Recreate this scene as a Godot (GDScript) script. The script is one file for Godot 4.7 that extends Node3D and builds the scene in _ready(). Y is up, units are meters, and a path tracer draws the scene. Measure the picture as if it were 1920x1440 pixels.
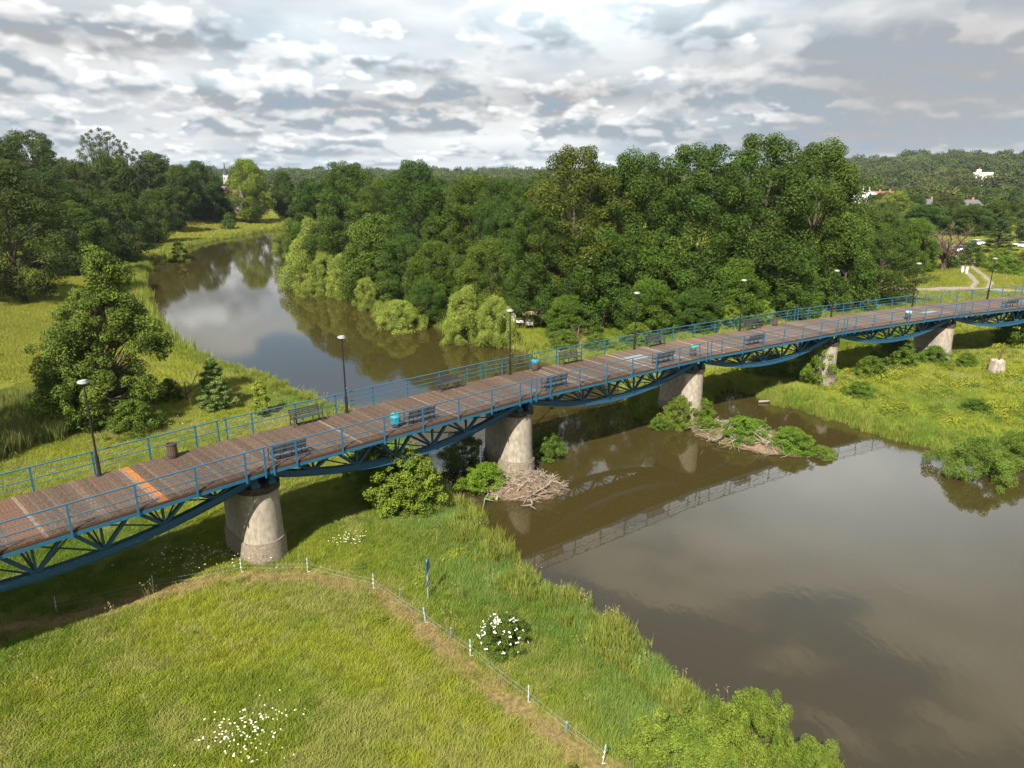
extends Node3D
# A former railway bridge, now a footbridge, curving over a slow brown river on a June day.
# Water level is y = 0. The camera hangs 19.3 m above it and looks along -Z.

const WATER := 0.0
const DECK := 5.8          # top of the planks above the water
const PITCH := 17.3736     # from joint to joint of two spans
const DECK_WIDTH := 5.1
const FAN := 0.0414        # half the turn from one span to the next
const SKY_W := 4096

var mats := {}
var used := {}
var rng := RandomNumberGenerator.new()
var joints: Array[Vector2] = []
var river: PackedVector2Array
var sdf := PackedFloat32Array()
const SX := -160.0
const SZ := -345.0
const SSTEP := 1.0
const SW := 320
const SH := 386
var n_big := FastNoiseLite.new()
var n_mid := FastNoiseLite.new()
var n_fine := FastNoiseLite.new()
var n_cloud := FastNoiseLite.new()
var n_cloud2 := FastNoiseLite.new()
var n_puff := FastNoiseLite.new()
var sky_bytes: Array = []
var track: PackedVector2Array
var roads: Array = []
var faint: PackedVector2Array
var box := BoxMesh.new()
var protos := {}

# ------------------------------------------------------------------ names and labels
func uniq(called: String) -> String:
	if not used.has(called):
		used[called] = 0
		return called
	used[called] += 1
	return "%s_%03d" % [called, used[called]]

func tag(o: Node, label: String, category: String, group := "", kind := "") -> Node:
	if label != "": o.set_meta("label", label)
	if category != "": o.set_meta("category", category)
	if group != "": o.set_meta("group", group)
	if kind != "": o.set_meta("kind", kind)
	return o

func thing(called: String, label: String, category: String, at := Vector3.ZERO, turn := 0.0, group := "") -> Node3D:
	var o := Node3D.new()
	o.name = uniq(called)
	add_child(o)
	o.position = at
	o.rotation.y = turn
	tag(o, label, category, group)
	return o

func part(parent: Node, called: String, mesh: Mesh, m: Material, xf := Transform3D.IDENTITY) -> MeshInstance3D:
	var o := MeshInstance3D.new()
	o.name = called
	o.mesh = mesh
	o.material_override = m
	o.transform = xf
	parent.add_child(o, true)
	return o

func top_mesh(called: String, mesh: Mesh, m: Material, label: String, category: String, kind := "", group := "") -> MeshInstance3D:
	var o := MeshInstance3D.new()
	o.name = uniq(called)
	o.mesh = mesh
	o.material_override = m
	add_child(o)
	tag(o, label, category, group, kind)
	return o

# ------------------------------------------------------------------ materials
func lin(r: float, g: float, b: float, a := 1.0) -> Color:
	var c := Color(r, g, b).linear_to_srgb()
	c.a = a
	return c

func mat(called: String, c: Color, rough := 0.7, metal := 0.0, spec := 0.5) -> StandardMaterial3D:
	if mats.has(called): return mats[called]
	var m := StandardMaterial3D.new()
	m.resource_name = called
	m.albedo_color = c
	m.roughness = rough
	m.metallic = metal
	m.metallic_specular = spec
	mats[called] = m
	return m

func leaf_mat(called: String, c: Color, back := 0.26, rough := 0.5) -> StandardMaterial3D:
	if mats.has(called): return mats[called]
	var m := mat(called, c, rough + 0.08, 0.0, 0.28)
	m.vertex_color_use_as_albedo = true
	m.cull_mode = BaseMaterial3D.CULL_DISABLED
	m.backlight_enabled = true
	m.backlight = lin(0.85 * back, back, 0.30 * back)
	return m

func noise_tex(freq: float, lo: Color, hi: Color, size := 512, seed_ := 1, octaves := 4, stretch := Vector2.ONE) -> ImageTexture:
	# a seamless noise picture; stretch > 1 squeezes the pattern along one axis
	var n := FastNoiseLite.new()
	n.noise_type = FastNoiseLite.TYPE_SIMPLEX_SMOOTH
	n.seed = seed_
	n.frequency = freq
	n.fractal_octaves = octaves
	var im := n.get_seamless_image(int(size / stretch.x), int(size / stretch.y), false, false, 0.15, true)
	im.resize(size, size, Image.INTERPOLATE_CUBIC)
	var src := im.get_data()
	var bytes_per := src.size() / (size * size)
	var out := PackedByteArray()
	out.resize(size * size * 3)
	for i in size * size:
		var t := src[i * bytes_per] / 255.0
		var c := lo.lerp(hi, t)
		out[i * 3] = int(clampf(c.r, 0, 1) * 255)
		out[i * 3 + 1] = int(clampf(c.g, 0, 1) * 255)
		out[i * 3 + 2] = int(clampf(c.b, 0, 1) * 255)
	return ImageTexture.create_from_image(Image.create_from_data(size, size, false, Image.FORMAT_RGB8, out))

func worn_paint(lo: Color, hi: Color, size: int, seed_: int) -> ImageTexture:
	# paint in uneven coats with specks and runs of rust
	var n := FastNoiseLite.new()
	n.seed = seed_
	n.frequency = 0.02
	n.fractal_octaves = 4
	var a := n.get_seamless_image(size, size)
	n.seed = seed_ + 1
	n.frequency = 0.07
	var b := n.get_seamless_image(size, size)
	var rust := lin(0.075, 0.034, 0.018)
	var out := Image.create(size, size, false, Image.FORMAT_RGB8)
	for y in size:
		for x in size:
			var c := lo.lerp(hi, a.get_pixel(x, y).r)
			var r := smoothstep(0.70, 0.80, b.get_pixel(x, y).r)
			out.set_pixel(x, y, c.lerp(rust, r * 0.85))
	return ImageTexture.create_from_image(out)

func triplanar(m: StandardMaterial3D, tex: Texture2D, scale: Vector3, world := false) -> StandardMaterial3D:
	m.albedo_texture = tex
	m.uv1_triplanar = true
	m.uv1_world_triplanar = world
	m.uv1_scale = scale
	return m

# ------------------------------------------------------------------ mesh helpers
class Shape:
	var v := PackedVector3Array()
	var n := PackedVector3Array()
	var c := PackedColorArray()
	var i := PackedInt32Array()
	func mesh() -> ArrayMesh:
		var a := []
		a.resize(Mesh.ARRAY_MAX)
		a[Mesh.ARRAY_VERTEX] = v
		if n.size() == v.size() and n.size() > 0: a[Mesh.ARRAY_NORMAL] = n
		if c.size() == v.size() and c.size() > 0: a[Mesh.ARRAY_COLOR] = c
		a[Mesh.ARRAY_INDEX] = i
		var m := ArrayMesh.new()
		m.add_surface_from_arrays(Mesh.PRIMITIVE_TRIANGLES, a)
		return m
	func quad(a: Vector3, b: Vector3, d: Vector3, e: Vector3) -> void:
		var k := v.size()
		v.append(a); v.append(b); v.append(d); v.append(e)
		i.append(k); i.append(k + 1); i.append(k + 2); i.append(k); i.append(k + 2); i.append(k + 3)
	func box(lo: Vector3, hi: Vector3) -> void:
		var p := [Vector3(lo.x, lo.y, lo.z), Vector3(hi.x, lo.y, lo.z), Vector3(hi.x, hi.y, lo.z), Vector3(lo.x, hi.y, lo.z), Vector3(lo.x, lo.y, hi.z), Vector3(hi.x, lo.y, hi.z), Vector3(hi.x, hi.y, hi.z), Vector3(lo.x, hi.y, hi.z)]
		for f in [[0, 1, 2, 3], [5, 4, 7, 6], [4, 0, 3, 7], [1, 5, 6, 2], [3, 2, 6, 7], [4, 5, 1, 0]]:
			quad(p[f[0]], p[f[1]], p[f[2]], p[f[3]])
	func paint(col: Color) -> void:
		while c.size() < v.size(): c.append(col)
	# a tapered tube along pts
	func tube(pts: Array, radii: Array, sides := 6, col := Color.WHITE, capped := true) -> void:
		var first := v.size()
		var m := pts.size()
		for k in m:
			var d: Vector3 = (pts[mini(k + 1, m - 1)] - pts[maxi(k - 1, 0)])
			if d.length() < 1e-6: d = Vector3.UP
			d = d.normalized()
			var side := d.cross(Vector3(0.13, 0.2, 1.0) if absf(d.z) < 0.8 else Vector3(1, 0.2, 0.1)).normalized()
			var up := side.cross(d)
			for s in sides:
				var ang := TAU * s / sides
				var dir := side * cos(ang) + up * sin(ang)
				v.append(pts[k] + dir * radii[k])
				n.append(dir)
				c.append(col)
		for k in m - 1:
			for s in sides:
				var a := first + k * sides + s
				var b := first + k * sides + (s + 1) % sides
				i.append(a); i.append(b); i.append(a + sides)
				i.append(b); i.append(b + sides); i.append(a + sides)
		if capped:
			for e in [0, m - 1]:
				var k0 := v.size()
				var d2: Vector3 = (pts[1] - pts[0]) if e == 0 else (pts[m - 1] - pts[m - 2])
				d2 = d2.normalized() * (-1.0 if e == 0 else 1.0)
				v.append(pts[e]); n.append(d2); c.append(col)
				for s in sides:
					v.append(v[first + e * sides + s]); n.append(d2); c.append(col)
				for s in sides:
					i.append(k0)
					i.append(k0 + 1 + (s if e > 0 else (s + 1) % sides))
					i.append(k0 + 1 + ((s + 1) % sides if e > 0 else s))

func bar(parent: Node, called: String, a: Vector3, b: Vector3, w: float, h: float, m: Material, up := Vector3.UP) -> MeshInstance3D:
	var x := b - a
	var d := x.normalized()
	if absf(d.dot(up)) > 0.98: up = Vector3.RIGHT
	var z := d.cross(up).normalized()
	var y := z.cross(d)
	return part(parent, called, box, m, Transform3D(Basis(x, y * h, z * w), (a + b) * 0.5))

func rod(parent: Node, called: String, a: Vector3, b: Vector3, r: float, m: Material, sides := 8) -> MeshInstance3D:
	var s := Shape.new()
	s.tube([Vector3.ZERO, b - a], [r, r], sides)
	return part(parent, called, s.mesh(), m, Transform3D(Basis.IDENTITY, a))

# ------------------------------------------------------------------ the lie of the land
func build_sdf_row(row: int) -> void:
	var z := SZ + row * SSTEP
	var n := river.size()
	for col in SW:
		var p := Vector2(SX + col * SSTEP, z)
		var best := 1e9
		var inside := false
		var a := river[n - 1]
		for k in n:
			var b := river[k]
			var ab := b - a
			var t := clampf((p - a).dot(ab) / maxf(ab.length_squared(), 1e-6), 0.0, 1.0)
			best = minf(best, p.distance_squared_to(a + ab * t))
			if (a.y > p.y) != (b.y > p.y) and p.x < (b.x - a.x) * (p.y - a.y) / (b.y - a.y) + a.x:
				inside = not inside
			a = b
		sdf[row * SW + col] = sqrt(best) * (-1.0 if inside else 1.0)

func shore(x: float, z: float) -> float:
	# metres from the water's edge, negative in the river
	var u := (x - SX) / SSTEP
	var w := (z - SZ) / SSTEP
	if u < 0.0 or w < 0.0 or u >= SW - 1 or w >= SH - 1: return 60.0
	var iu := int(u)
	var iw := int(w)
	var fu := u - iu
	var fw := w - iw
	var k := iw * SW + iu
	return lerpf(lerpf(sdf[k], sdf[k + 1], fu), lerpf(sdf[k + SW], sdf[k + SW + 1], fu), fw)

func height(x: float, z: float) -> float:
	var s := shore(x, z) + n_mid.get_noise_2d(x * 3.0, z * 3.0) * 0.5
	if s < 0.0: return maxf(-1.6, s * 0.4 - 0.06)
	var h := -0.06 + 0.42 * (1.0 - exp(-s / 0.7)) + 0.16 * smoothstep(1.5, 12.0, s) + 0.4 * smoothstep(18.0, 60.0, s)
	h += n_mid.get_noise_2d(x, z) * 0.16 * smoothstep(0.5, 4.0, s) + n_fine.get_noise_2d(x, z) * 0.05 * smoothstep(0.3, 2.0, s)
	var r := sqrt(x * x + z * z)
	if r > 90.0:
		# the wooded rise behind the meadow
		var dx := x + 165.0
		var dz := z + 215.0
		h += 15.0 * exp(-(dx * dx / 4200.0 + dz * dz / 5200.0)) * smoothstep(14.0, 60.0, s)
		if r > 300.0:
			var az := atan2(x, -z)
			var ridge := lerpf(6.0, 34.0, smoothstep(0.22, 0.64, az))
			h += ridge * smoothstep(620.0, 1400.0, r) * (1.0 + 0.45 * n_big.get_noise_2d(x * 0.11, z * 0.11))
	return h

func dist_track(x: float, z: float, line: PackedVector2Array) -> float:
	var p := Vector2(x, z)
	var best := 1e9
	for k in line.size() - 1:
		var a := line[k]
		var ab := line[k + 1] - a
		var t := clampf((p - a).dot(ab) / ab.length_squared(), 0.0, 1.0)
		best = minf(best, p.distance_squared_to(a + ab * t))
	return sqrt(best)

const C_MEADOW := Color(0.240, 0.268, 0.027)
const C_LUSH := Color(0.110, 0.172, 0.017)
const C_TALL := Color(0.145, 0.230, 0.058)
const C_DRY := Color(0.290, 0.215, 0.100)
const C_STRAW := Color(0.270, 0.275, 0.072)
const C_HAY := Color(0.235, 0.240, 0.040)

func dryness(x: float, z: float) -> float:
	if x < -26.0 or x > 8.0 or z > -15.0 or z < -34.0: return 0.0
	var d := dist_track(x, z, track) + n_fine.get_noise_2d(x * 1.7, z * 1.7) * 0.55
	return (1.0 - smoothstep(0.15, 0.95, d)) * clampf(0.95 + 0.7 * n_mid.get_noise_2d(x * 2.0, z * 2.0 + 50.0), 0.25, 1.0)

func grass_color(x: float, z: float) -> Color:
	# what grows where: hay meadow, lush bank, blue-green tall grass, trampled strip
	var a := n_big.get_noise_2d(x, z)
	var b := n_mid.get_noise_2d(x + 40.0, z)
	var c := n_fine.get_noise_2d(x, z + 70.0)
	var col := C_MEADOW.lerp(C_LUSH, clampf(0.45 + 1.3 * a + 0.7 * b, 0.0, 1.0))
	col = col.lerp(C_STRAW, clampf(0.18 + 1.2 * b - 0.6 * a + 1.1 * c, 0.0, 0.8))
	var s := shore(x, z)
	if z > -62.0:
		var bank := 1.0 - smoothstep(2.0, 6.5, s + 2.0 * b)
		col = col.lerp(C_TALL.lerp(C_LUSH, clampf(0.5 + b, 0.0, 1.0)), bank * 0.85)
		if x > 9.0:   # rank weeds on the far bank
			col = col.lerp(C_MEADOW.lerp(C_LUSH, clampf(0.45 + 1.2 * b, 0.0, 1.0)), 0.6)
	elif x < -35.0 and s > 6.0:
		col = col.lerp(C_HAY, 0.75)
	elif x > 55.0 and z < -85.0:
		col = col.lerp(C_HAY, 0.55 + 0.3 * b)
	elif x > 5.0 and x < 60.0 and z < -104.0 and z > -165.0:
		col = col.lerp(C_STRAW, 0.7)
	col = col.lerp(C_DRY, dryness(x, z) * 0.9)
	if x < 2.0 and x > -12.0 and z > -31.0 and z < -14.0:
		col = col.lerp(C_STRAW, 0.55 * (1.0 - smoothstep(0.1, 0.45, dist_track(x, z, faint) + 0.3 * c)))
	return col

func terrain() -> void:
	var angles := PackedFloat32Array()
	var a := -PI
	while a < PI:
		angles.append(a)
		a += deg_to_rad(0.3) if absf(a) < deg_to_rad(48.0) else deg_to_rad(3.0)
	angles.append(PI)
	var radii := PackedFloat32Array()
	var r := 0.6
	while r < 7000.0:
		radii.append(r)
		r *= 1.0125 if r > 12.0 else 1.12
	var na := angles.size()
	var nr := radii.size()
	var s := Shape.new()
	s.v.resize(na * nr)
	s.c.resize(na * nr)
	s.n.resize(na * nr)
	for j in nr:
		for k in na:
			var x := sin(angles[k]) * radii[j]
			var z := -cos(angles[k]) * radii[j]
			s.v[j * na + k] = Vector3(x, height(x, z), z)
			var c := grass_color(x, z) * 0.8
			var sh := shore(x, z)
			if sh < 1.0: c = c.lerp(Color(0.085, 0.062, 0.035), 1.0 - smoothstep(0.1, 1.0, sh))
			s.c[j * na + k] = Color(c.r, c.g, c.b)
	for j in nr:
		for k in na:
			var q := j * na + k
			var e := s.v[q + 1] - s.v[q] if k < na - 1 else s.v[q] - s.v[q - 1]
			var f := s.v[q + na] - s.v[q] if j < nr - 1 else s.v[q] - s.v[q - na]
			s.n[q] = e.cross(f).normalized() * signf(e.cross(f).y)
	s.i.resize((na - 1) * (nr - 1) * 6)
	var w := 0
	for j in nr - 1:
		for k in na - 1:
			var q := j * na + k
			s.i[w] = q; s.i[w + 1] = q + na; s.i[w + 2] = q + 1
			s.i[w + 3] = q + 1; s.i[w + 4] = q + na; s.i[w + 5] = q + na + 1
			w += 6
	var m := mat("soil_and_turf", Color.WHITE, 0.95, 0.0, 0.2)
	m.vertex_color_use_as_albedo = true
	triplanar(m, noise_tex(0.035, Color(0.62, 0.6, 0.55), Color(1.0, 1.0, 1.0), 512, 11, 5), Vector3(0.21, 0.21, 0.21), true)
	top_mesh("ground", s.mesh(), m, "grassy river meadows reaching to the wooded hills", "ground", "structure")

func water() -> void:
	var s := Shape.new()
	s.quad(Vector3(-150, 0, 40), Vector3(-150, 0, -335), Vector3(150, 0, -335), Vector3(150, 0, 40))
	for k in 4: s.n.append(Vector3.UP)
	var m := mat("river_water", lin(0.034, 0.0258, 0.0076), 0.03, 0.0, 0.55)
	var im := noise_tex(0.02, Color.BLACK, Color.WHITE, 512, 5, 4, Vector2(1, 2))
	m.heightmap_enabled = true
	m.heightmap_texture = im
	m.heightmap_scale = 0.16
	m.uv1_triplanar = true
	m.uv1_world_triplanar = true
	m.uv1_scale = Vector3(0.16, 0.16, 0.16)
	top_mesh("river", s.mesh(), m, "slow brown river mirroring clouds and trees", "river", "structure")

# ------------------------------------------------------------------ sky
# rows of cumulus: each bank has a flat grey base and lit, billowing tops; nearer banks hang higher and hide the tops of farther ones
# broad masses seen in the photograph: azimuth, elevation, half widths (degrees), added cover, added light
const MASSES := [
	[4.5, 11.4, 9.0, 2.6, 0.1, 0.42], [-8.0, 5.0, 13.0, 0.9, 0.25, -0.16], [-28.0, 8.2, 6.5, 0.9, 0.3, -0.18], [-10.0, 9.8, 3.0, 0.8, 0.2, -0.16], [-13.0, 9.4, 9.0, 2.6, 0.0, 0.28],
	[23.0, 1.9, 11.0, 1.3, 0.3, -0.22], [29.0, 6.5, 10.0, 4.5, 0.4, -0.26], [-18.7, 12.4, 1.4, 0.7, -2.0, 0.0], [20.0, 10.5, 8.0, 2.0, 0.2, 0.10],
	[-20.0, 6.2, 8.0, 0.6, 0.0, 0.18], [-15.0, 15.2, 14.0, 2.5, -3.0, -0.10], [25.0, 22.0, 15.0, 7.0, 0.5, 0.95], [6.0, 44.0, 20.0, 13.0, -2.6, -0.10], [31.0, 52.0, 20.0, 13.0, -2.6, -0.10], [5.5, 5.6, 5.0, 0.7, 0.2, -0.16], [-2.0, 2.4, 9.0, 0.6, 0.0, 0.12]]
var banks: Array = []

func sky_banks() -> void:
	var b := 0.35
	var k := 0
	while b < 70.0:
		banks.append([b, 0.85 + b * 0.52, 17.0 * k])
		b = b * 1.42 + 0.90
		k += 1

func sky_row(row: int) -> void:
	var h := SKY_W / 2
	var out := PackedFloat32Array()
	out.resize(SKY_W * 3)
	var el := PI * 0.5 - (row + 0.5) / h * PI
	if el < -0.01:
		for col in SKY_W:
			out[col * 3] = 0.30; out[col * 3 + 1] = 0.33; out[col * 3 + 2] = 0.33
		sky_bytes[row] = out.to_byte_array()
		return
	var ed := maxf(rad_to_deg(el), 0.02)
	var near := []
	for m in MASSES:
		var w: float = (ed - m[1]) / m[3]
		if w * w < 8.0: near.append([m[0], 1.0 / m[2], exp(-w * w), m[4], m[5]])
	var mine := []
	for bk in banks:
		var t: float = (ed - bk[0]) / bk[1]
		if t > -0.55 and t < 2.3: mine.append(bk)
	var blue := Vector3(0.26, 0.44, 0.66).lerp(Vector3(0.13, 0.28, 0.56), smoothstep(8.0, 50.0, ed))
	var cool := Vector3(0.77, 0.91, 1.02)
	var warm := Vector3(0.985, 0.99, 0.99)
	var haze := 0.22 * (1.0 - smoothstep(0.0, 4.0, ed))
	var boost := lerpf(1.0, 1.2, smoothstep(9.0, 20.0, ed))   # the clouds overhead are lit through
	var col := 0
	var before := -1
	var was := Vector3.ZERO
	var first := Vector3.ZERO
	while col < SKY_W:
		var az := wrapf((col + 0.5) / SKY_W * TAU, -PI, PI)   # the panorama's edge is -Z
		var ad := rad_to_deg(az)
		var cover := 0.0
		var light := 0.0
		if absf(ad) < 60.0:
			for m in near:
				var u: float = (ad - m[0]) * m[1]
				if u * u < 8.0:
					var gs: float = exp(-u * u) * m[2]
					cover += gs * m[3]
					light += gs * m[4]
		var sx := sin(az) * 57.3
		var sz := cos(az) * 57.3
		var calm := smoothstep(8.0, 26.0, ad) * (1.0 - smoothstep(60.0, 90.0, ad))
		# a thin high veil with blue gaps
		var veil := n_cloud2.get_noise_3d(sx * 0.06, ed * 0.2, sz * 0.06)
		var va := smoothstep(-0.42, 0.02, veil + cover * 0.6 + lerpf(0.55, 0.30, smoothstep(9.0, 16.0, ed)))
		var lit := 0.74 + 0.3 * veil
		var c := blue.lerp(cool.lerp(warm, smoothstep(0.45, 0.9, lit)) * lit, va)
		for bk in mine:
			var th: float = bk[1]
			var f := 1.0 / (th * 2.6 + 2.6)
			var wob := n_cloud2.get_noise_3d(sx * f * 0.6 + 5.0, bk[2], sz * f * 0.6)
			var t: float = (ed - bk[0] - wob * th * 0.4) / th
			if t < -0.4: continue
			var y := ed / th * 0.7
			var n := n_cloud.get_noise_3d(sx * f + bk[2], y, sz * f)
			# cauliflower heads: rounded lumps of several sizes
			var p := n_puff.get_noise_3d(sx * f * 1.5 + bk[2], y * 1.5, sz * f * 1.5)
			var p2 := n_puff.get_noise_3d(sx * f * 1.5 + bk[2] + 0.05, y * 1.5 + 0.20, sz * f * 1.5)
			var dens: float = n * 1.05 - p * 0.32 + wob * 0.55 + 0.36 - 0.38 * maxf(t, 0.0) + cover
			var a := smoothstep(0.0, 0.17, dens) * smoothstep(-0.28, 0.12, t + n * 0.25)
			a *= lerpf(0.96, 0.75, calm)
			if a <= 0.003: continue
			var rim := 1.0 - smoothstep(0.02, 0.45, dens)
			var l := 0.37 + 0.44 * smoothstep(-0.15, 1.0, t + n * 0.45 - p * 0.22) + clampf((p2 - p) * 0.62, -0.16, 0.30) + 0.24 * rim * smoothstep(-0.1, 0.5, t)
			l = lerpf(l, 0.54 + 0.24 * n + 0.10 * t, calm * 0.7)
			var cl := cool.lerp(warm, smoothstep(0.45, 0.80, l)) * l
			c = c.lerp(cl, a)
		c += Vector3(0.9, 1.0, 1.05) * light * lerpf(0.75, 1.0, va)
		c = c.clamp(Vector3(0.11, 0.22, 0.30), Vector3(1.75, 1.75, 1.75))
		c = c.lerp(Vector3(0.58, 0.67, 0.74), haze) * boost
		# fine steps low in front, coarser ones (blended) high up and behind
		if before < 0: first = c
		else:
			for j in range(before + 1, col):
				var mix := was.lerp(c, float(j - before) / (col - before))
				out[j * 3] = mix.x; out[j * 3 + 1] = mix.y; out[j * 3 + 2] = mix.z
		out[col * 3] = c.x; out[col * 3 + 1] = c.y; out[col * 3 + 2] = c.z
		was = c
		before = col
		col += 1 if absf(ad) < 46.0 and ed < 19.0 else 3 if ed < 40.0 else 6
	for j in range(before + 1, SKY_W):
		var mix := was.lerp(first, float(j - before) / (SKY_W - before))
		out[j * 3] = mix.x; out[j * 3 + 1] = mix.y; out[j * 3 + 2] = mix.z
	sky_bytes[row] = out.to_byte_array()

func sky_panorama() -> ImageTexture:
	var h := SKY_W / 2
	sky_banks()
	sky_bytes.resize(h)
	WorkerThreadPool.wait_for_group_task_completion(WorkerThreadPool.add_group_task(sky_row, h))
	var all := PackedByteArray()
	for r in h: all.append_array(sky_bytes[r])
	sky_bytes.clear()
	return ImageTexture.create_from_image(Image.create_from_data(SKY_W, h, false, Image.FORMAT_RGBF, all))

# ------------------------------------------------------------------ foliage
func add_leaf(s: Shape, p: Vector3, nrm: Vector3, length: float, width: float, col: Color, g: RandomNumberGenerator) -> void:
	var t := nrm.cross(Vector3(g.randf() - 0.5, g.randf() - 0.5, g.randf() - 0.5)).normalized()
	var b := nrm.cross(t) * (width * 0.5)
	t *= length * 0.5
	var fold := nrm * (width * 0.18)
	var k := s.v.size()
	s.v.append(p - t); s.v.append(p + b - fold); s.v.append(p + t); s.v.append(p - b - fold)
	s.c.append(col); s.c.append(col); s.c.append(col); s.c.append(col)
	s.i.append(k); s.i.append(k + 1); s.i.append(k + 2)
	s.i.append(k); s.i.append(k + 2); s.i.append(k + 3)

# leaves over a set of clumps, each [centre, radii]
func leaves(clumps: Array, count: int, size: float, c1: Color, c2: Color, seed_: int, up := 0.35, aspect := 0.6, loose := 0.45) -> Shape:
	var g := RandomNumberGenerator.new()
	g.seed = seed_
	var s := Shape.new()
	var total := 0.0
	for cl in clumps: total += cl[1].x * cl[1].z
	for cl in clumps:
		var ctr: Vector3 = cl[0]
		var rad: Vector3 = cl[1]
		var num := int(count * rad.x * rad.z / total)
		var tone := g.randf_range(0.86, 1.14)
		var mixv := g.randf()
		for k in num:
			var d := Vector3(g.randfn(), g.randfn() + 0.22, g.randfn()).normalized()
			var q := 1.0 - loose * g.randf() * g.randf() * 1.5
			if g.randf() < 0.06: q = g.randf_range(1.0, 1.22)
			var p := ctr + d * rad * q
			var nrm := (d * 0.75 + Vector3(g.randfn(), g.randfn(), g.randfn()) * 0.52 + Vector3(0, up, 0)).normalized()
			var col := c1.lerp(c2, clampf(mixv * 0.5 + g.randf() * 0.6, 0, 1)) * (tone * g.randf_range(0.78, 1.22))
			var sz := size * g.randf_range(0.7, 1.3)
			add_leaf(s, p, nrm, sz, sz * aspect, Color(col.r, col.g, col.b), g)
	return s

func profile(kind: String, t: float) -> float:
	match kind:
		"oak": return pow(maxf(0.0, 1.0 - pow(absf(2.0 * t - 0.95), 3.4)), 0.5) if t < 0.96 else 0.42
		"ovoid": return pow(sin(PI * clampf(pow(t, 0.8), 0.06, 0.97)), 0.6)
		"dome": return sqrt(maxf(0.0, 1.0 - t * t))
		"cone": return pow(1.0 - t, 0.75) * minf(1.0, t * 6.0 + 0.35)
		"column": return pow(sin(PI * pow(t, 0.6)), 0.5)
		"alder": return (0.84 + 0.22 * sin(t * 13.0 + 0.3)) * pow(1.0 - pow(t, 1.7), 0.75) + 0.06
	return 1.0

# a tree as a Node3D with trunk (limbs and branches) and crown; kept aside as a source for copies
func make_tree(o: Dictionary) -> Node3D:
	var g := RandomNumberGenerator.new()
	g.seed = o.seed
	var H: float = o.h
	var R: float = o.r
	var base: float = o.base
	var clumps := []
	var num: int = o.n
	var cr: float = o.cr
	var lob := FastNoiseLite.new()
	lob.seed = o.seed
	lob.frequency = 0.9
	for k in num:
		var t := (k + g.randf()) / num
		if o.get("even", false): t = pow(t, 0.8)
		var ang := k * 2.39996 + g.randf_range(-0.4, 0.4)
		var wob: float = 1.0 + o.get("wob", 0.3) * 1.6 * lob.get_noise_3d(cos(ang) * 1.1, t * 2.4, sin(ang) * 1.1)
		var rad: float = profile(o.kind, t) * (R - cr * 0.6) * wob * lerpf(o.get("inner", 0.45), 1.0, sqrt(g.randf()))
		var y := base + t * (H - base - cr * 0.6) + g.randf_range(-0.3, 0.3) * cr
		var q: float = cr * (0.62 + 0.95 * g.randf() * g.randf() + 0.2 * g.randf()) * lerpf(1.0, o.get("tip", 0.75), t)
		var ctr := Vector3(cos(ang) * rad, maxf(y, cr * 0.5), sin(ang) * rad)
		if o.has("lobes"):
			# an irregular crown of several rounded masses: [x, y, z, radius across, radius up, share]
			var pick := g.randf()
			for lb in o.lobes:
				pick -= lb[5]
				if pick <= 0.0:
					var d := Vector3(g.randfn(), g.randfn(), g.randfn()).normalized() * lerpf(0.35, 1.0, sqrt(g.randf()))
					ctr = Vector3(lb[0] + d.x * lb[3], maxf(lb[1] + d.y * lb[4], 0.4), lb[2] + d.z * lb[3])
					break
		clumps.append([ctr, Vector3(q, q * o.get("flat", 0.72), q)])
	var root := Node3D.new()
	root.name = "tree"
	var wood := Shape.new()
	var th: float = H * o.get("trunk_top", 0.72)
	var tr: float = o.get("tr", H * 0.018)
	var lean := Vector3(g.randf_range(-1, 1), 0, g.randf_range(-1, 1)) * H * 0.03
	var pts := []
	var rr := []
	for k in 7:
		var t := k / 6.0
		pts.append(Vector3(0, -0.3 + t * (th + 0.3), 0) + lean * sin(t * 3.0) + Vector3(g.randf_range(-1, 1), 0, g.randf_range(-1, 1)) * tr * 0.5 * t)
		rr.append(tr * (1.35 if k == 0 else 1.0) * lerpf(1.0, 0.3, t))
	var bark: Color = o.get("bark", Color(0.075, 0.06, 0.045))
	wood.tube(pts, rr, 8, bark)
	var step: int = o.get("limb_step", 4)
	for k in range(0, clumps.size(), step):
		var c: Vector3 = clumps[k][0]
		var y0 := clampf(c.y * g.randf_range(0.45, 0.75), H * 0.08, th * 0.96)
		var a := Vector3(0, y0, 0) + lean * sin(y0 / th * 3.0)
		var mid := a.lerp(c, 0.5) + Vector3(g.randf_range(-1, 1), g.randf_range(-0.2, 0.8), g.randf_range(-1, 1)) * cr * 0.5
		var r0 := tr * lerpf(0.5, 0.2, y0 / th)
		wood.tube([a, a.lerp(mid, 0.6), mid, c], [r0, r0 * 0.75, r0 * 0.55, r0 * 0.2], 5, bark, false)
	part(root, "trunk", wood.mesh(), wood_mat())
	var crown := leaves(clumps, o.leaves, o.size, o.c1, o.c2, o.seed + 7, o.get("up", 0.35), o.get("aspect", 0.62), o.get("loose", 0.5))
	part(root, "crown", crown.mesh(), leaf_mat("foliage", Color.WHITE))
	root.set_meta("src_h", H)
	root.set_meta("src_r", R)
	return root

func wood_mat() -> StandardMaterial3D:
	if mats.has("bark"): return mats["bark"]
	var m := mat("bark", Color.WHITE, 0.9, 0.0, 0.3)
	m.vertex_color_use_as_albedo = true
	return m

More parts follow.
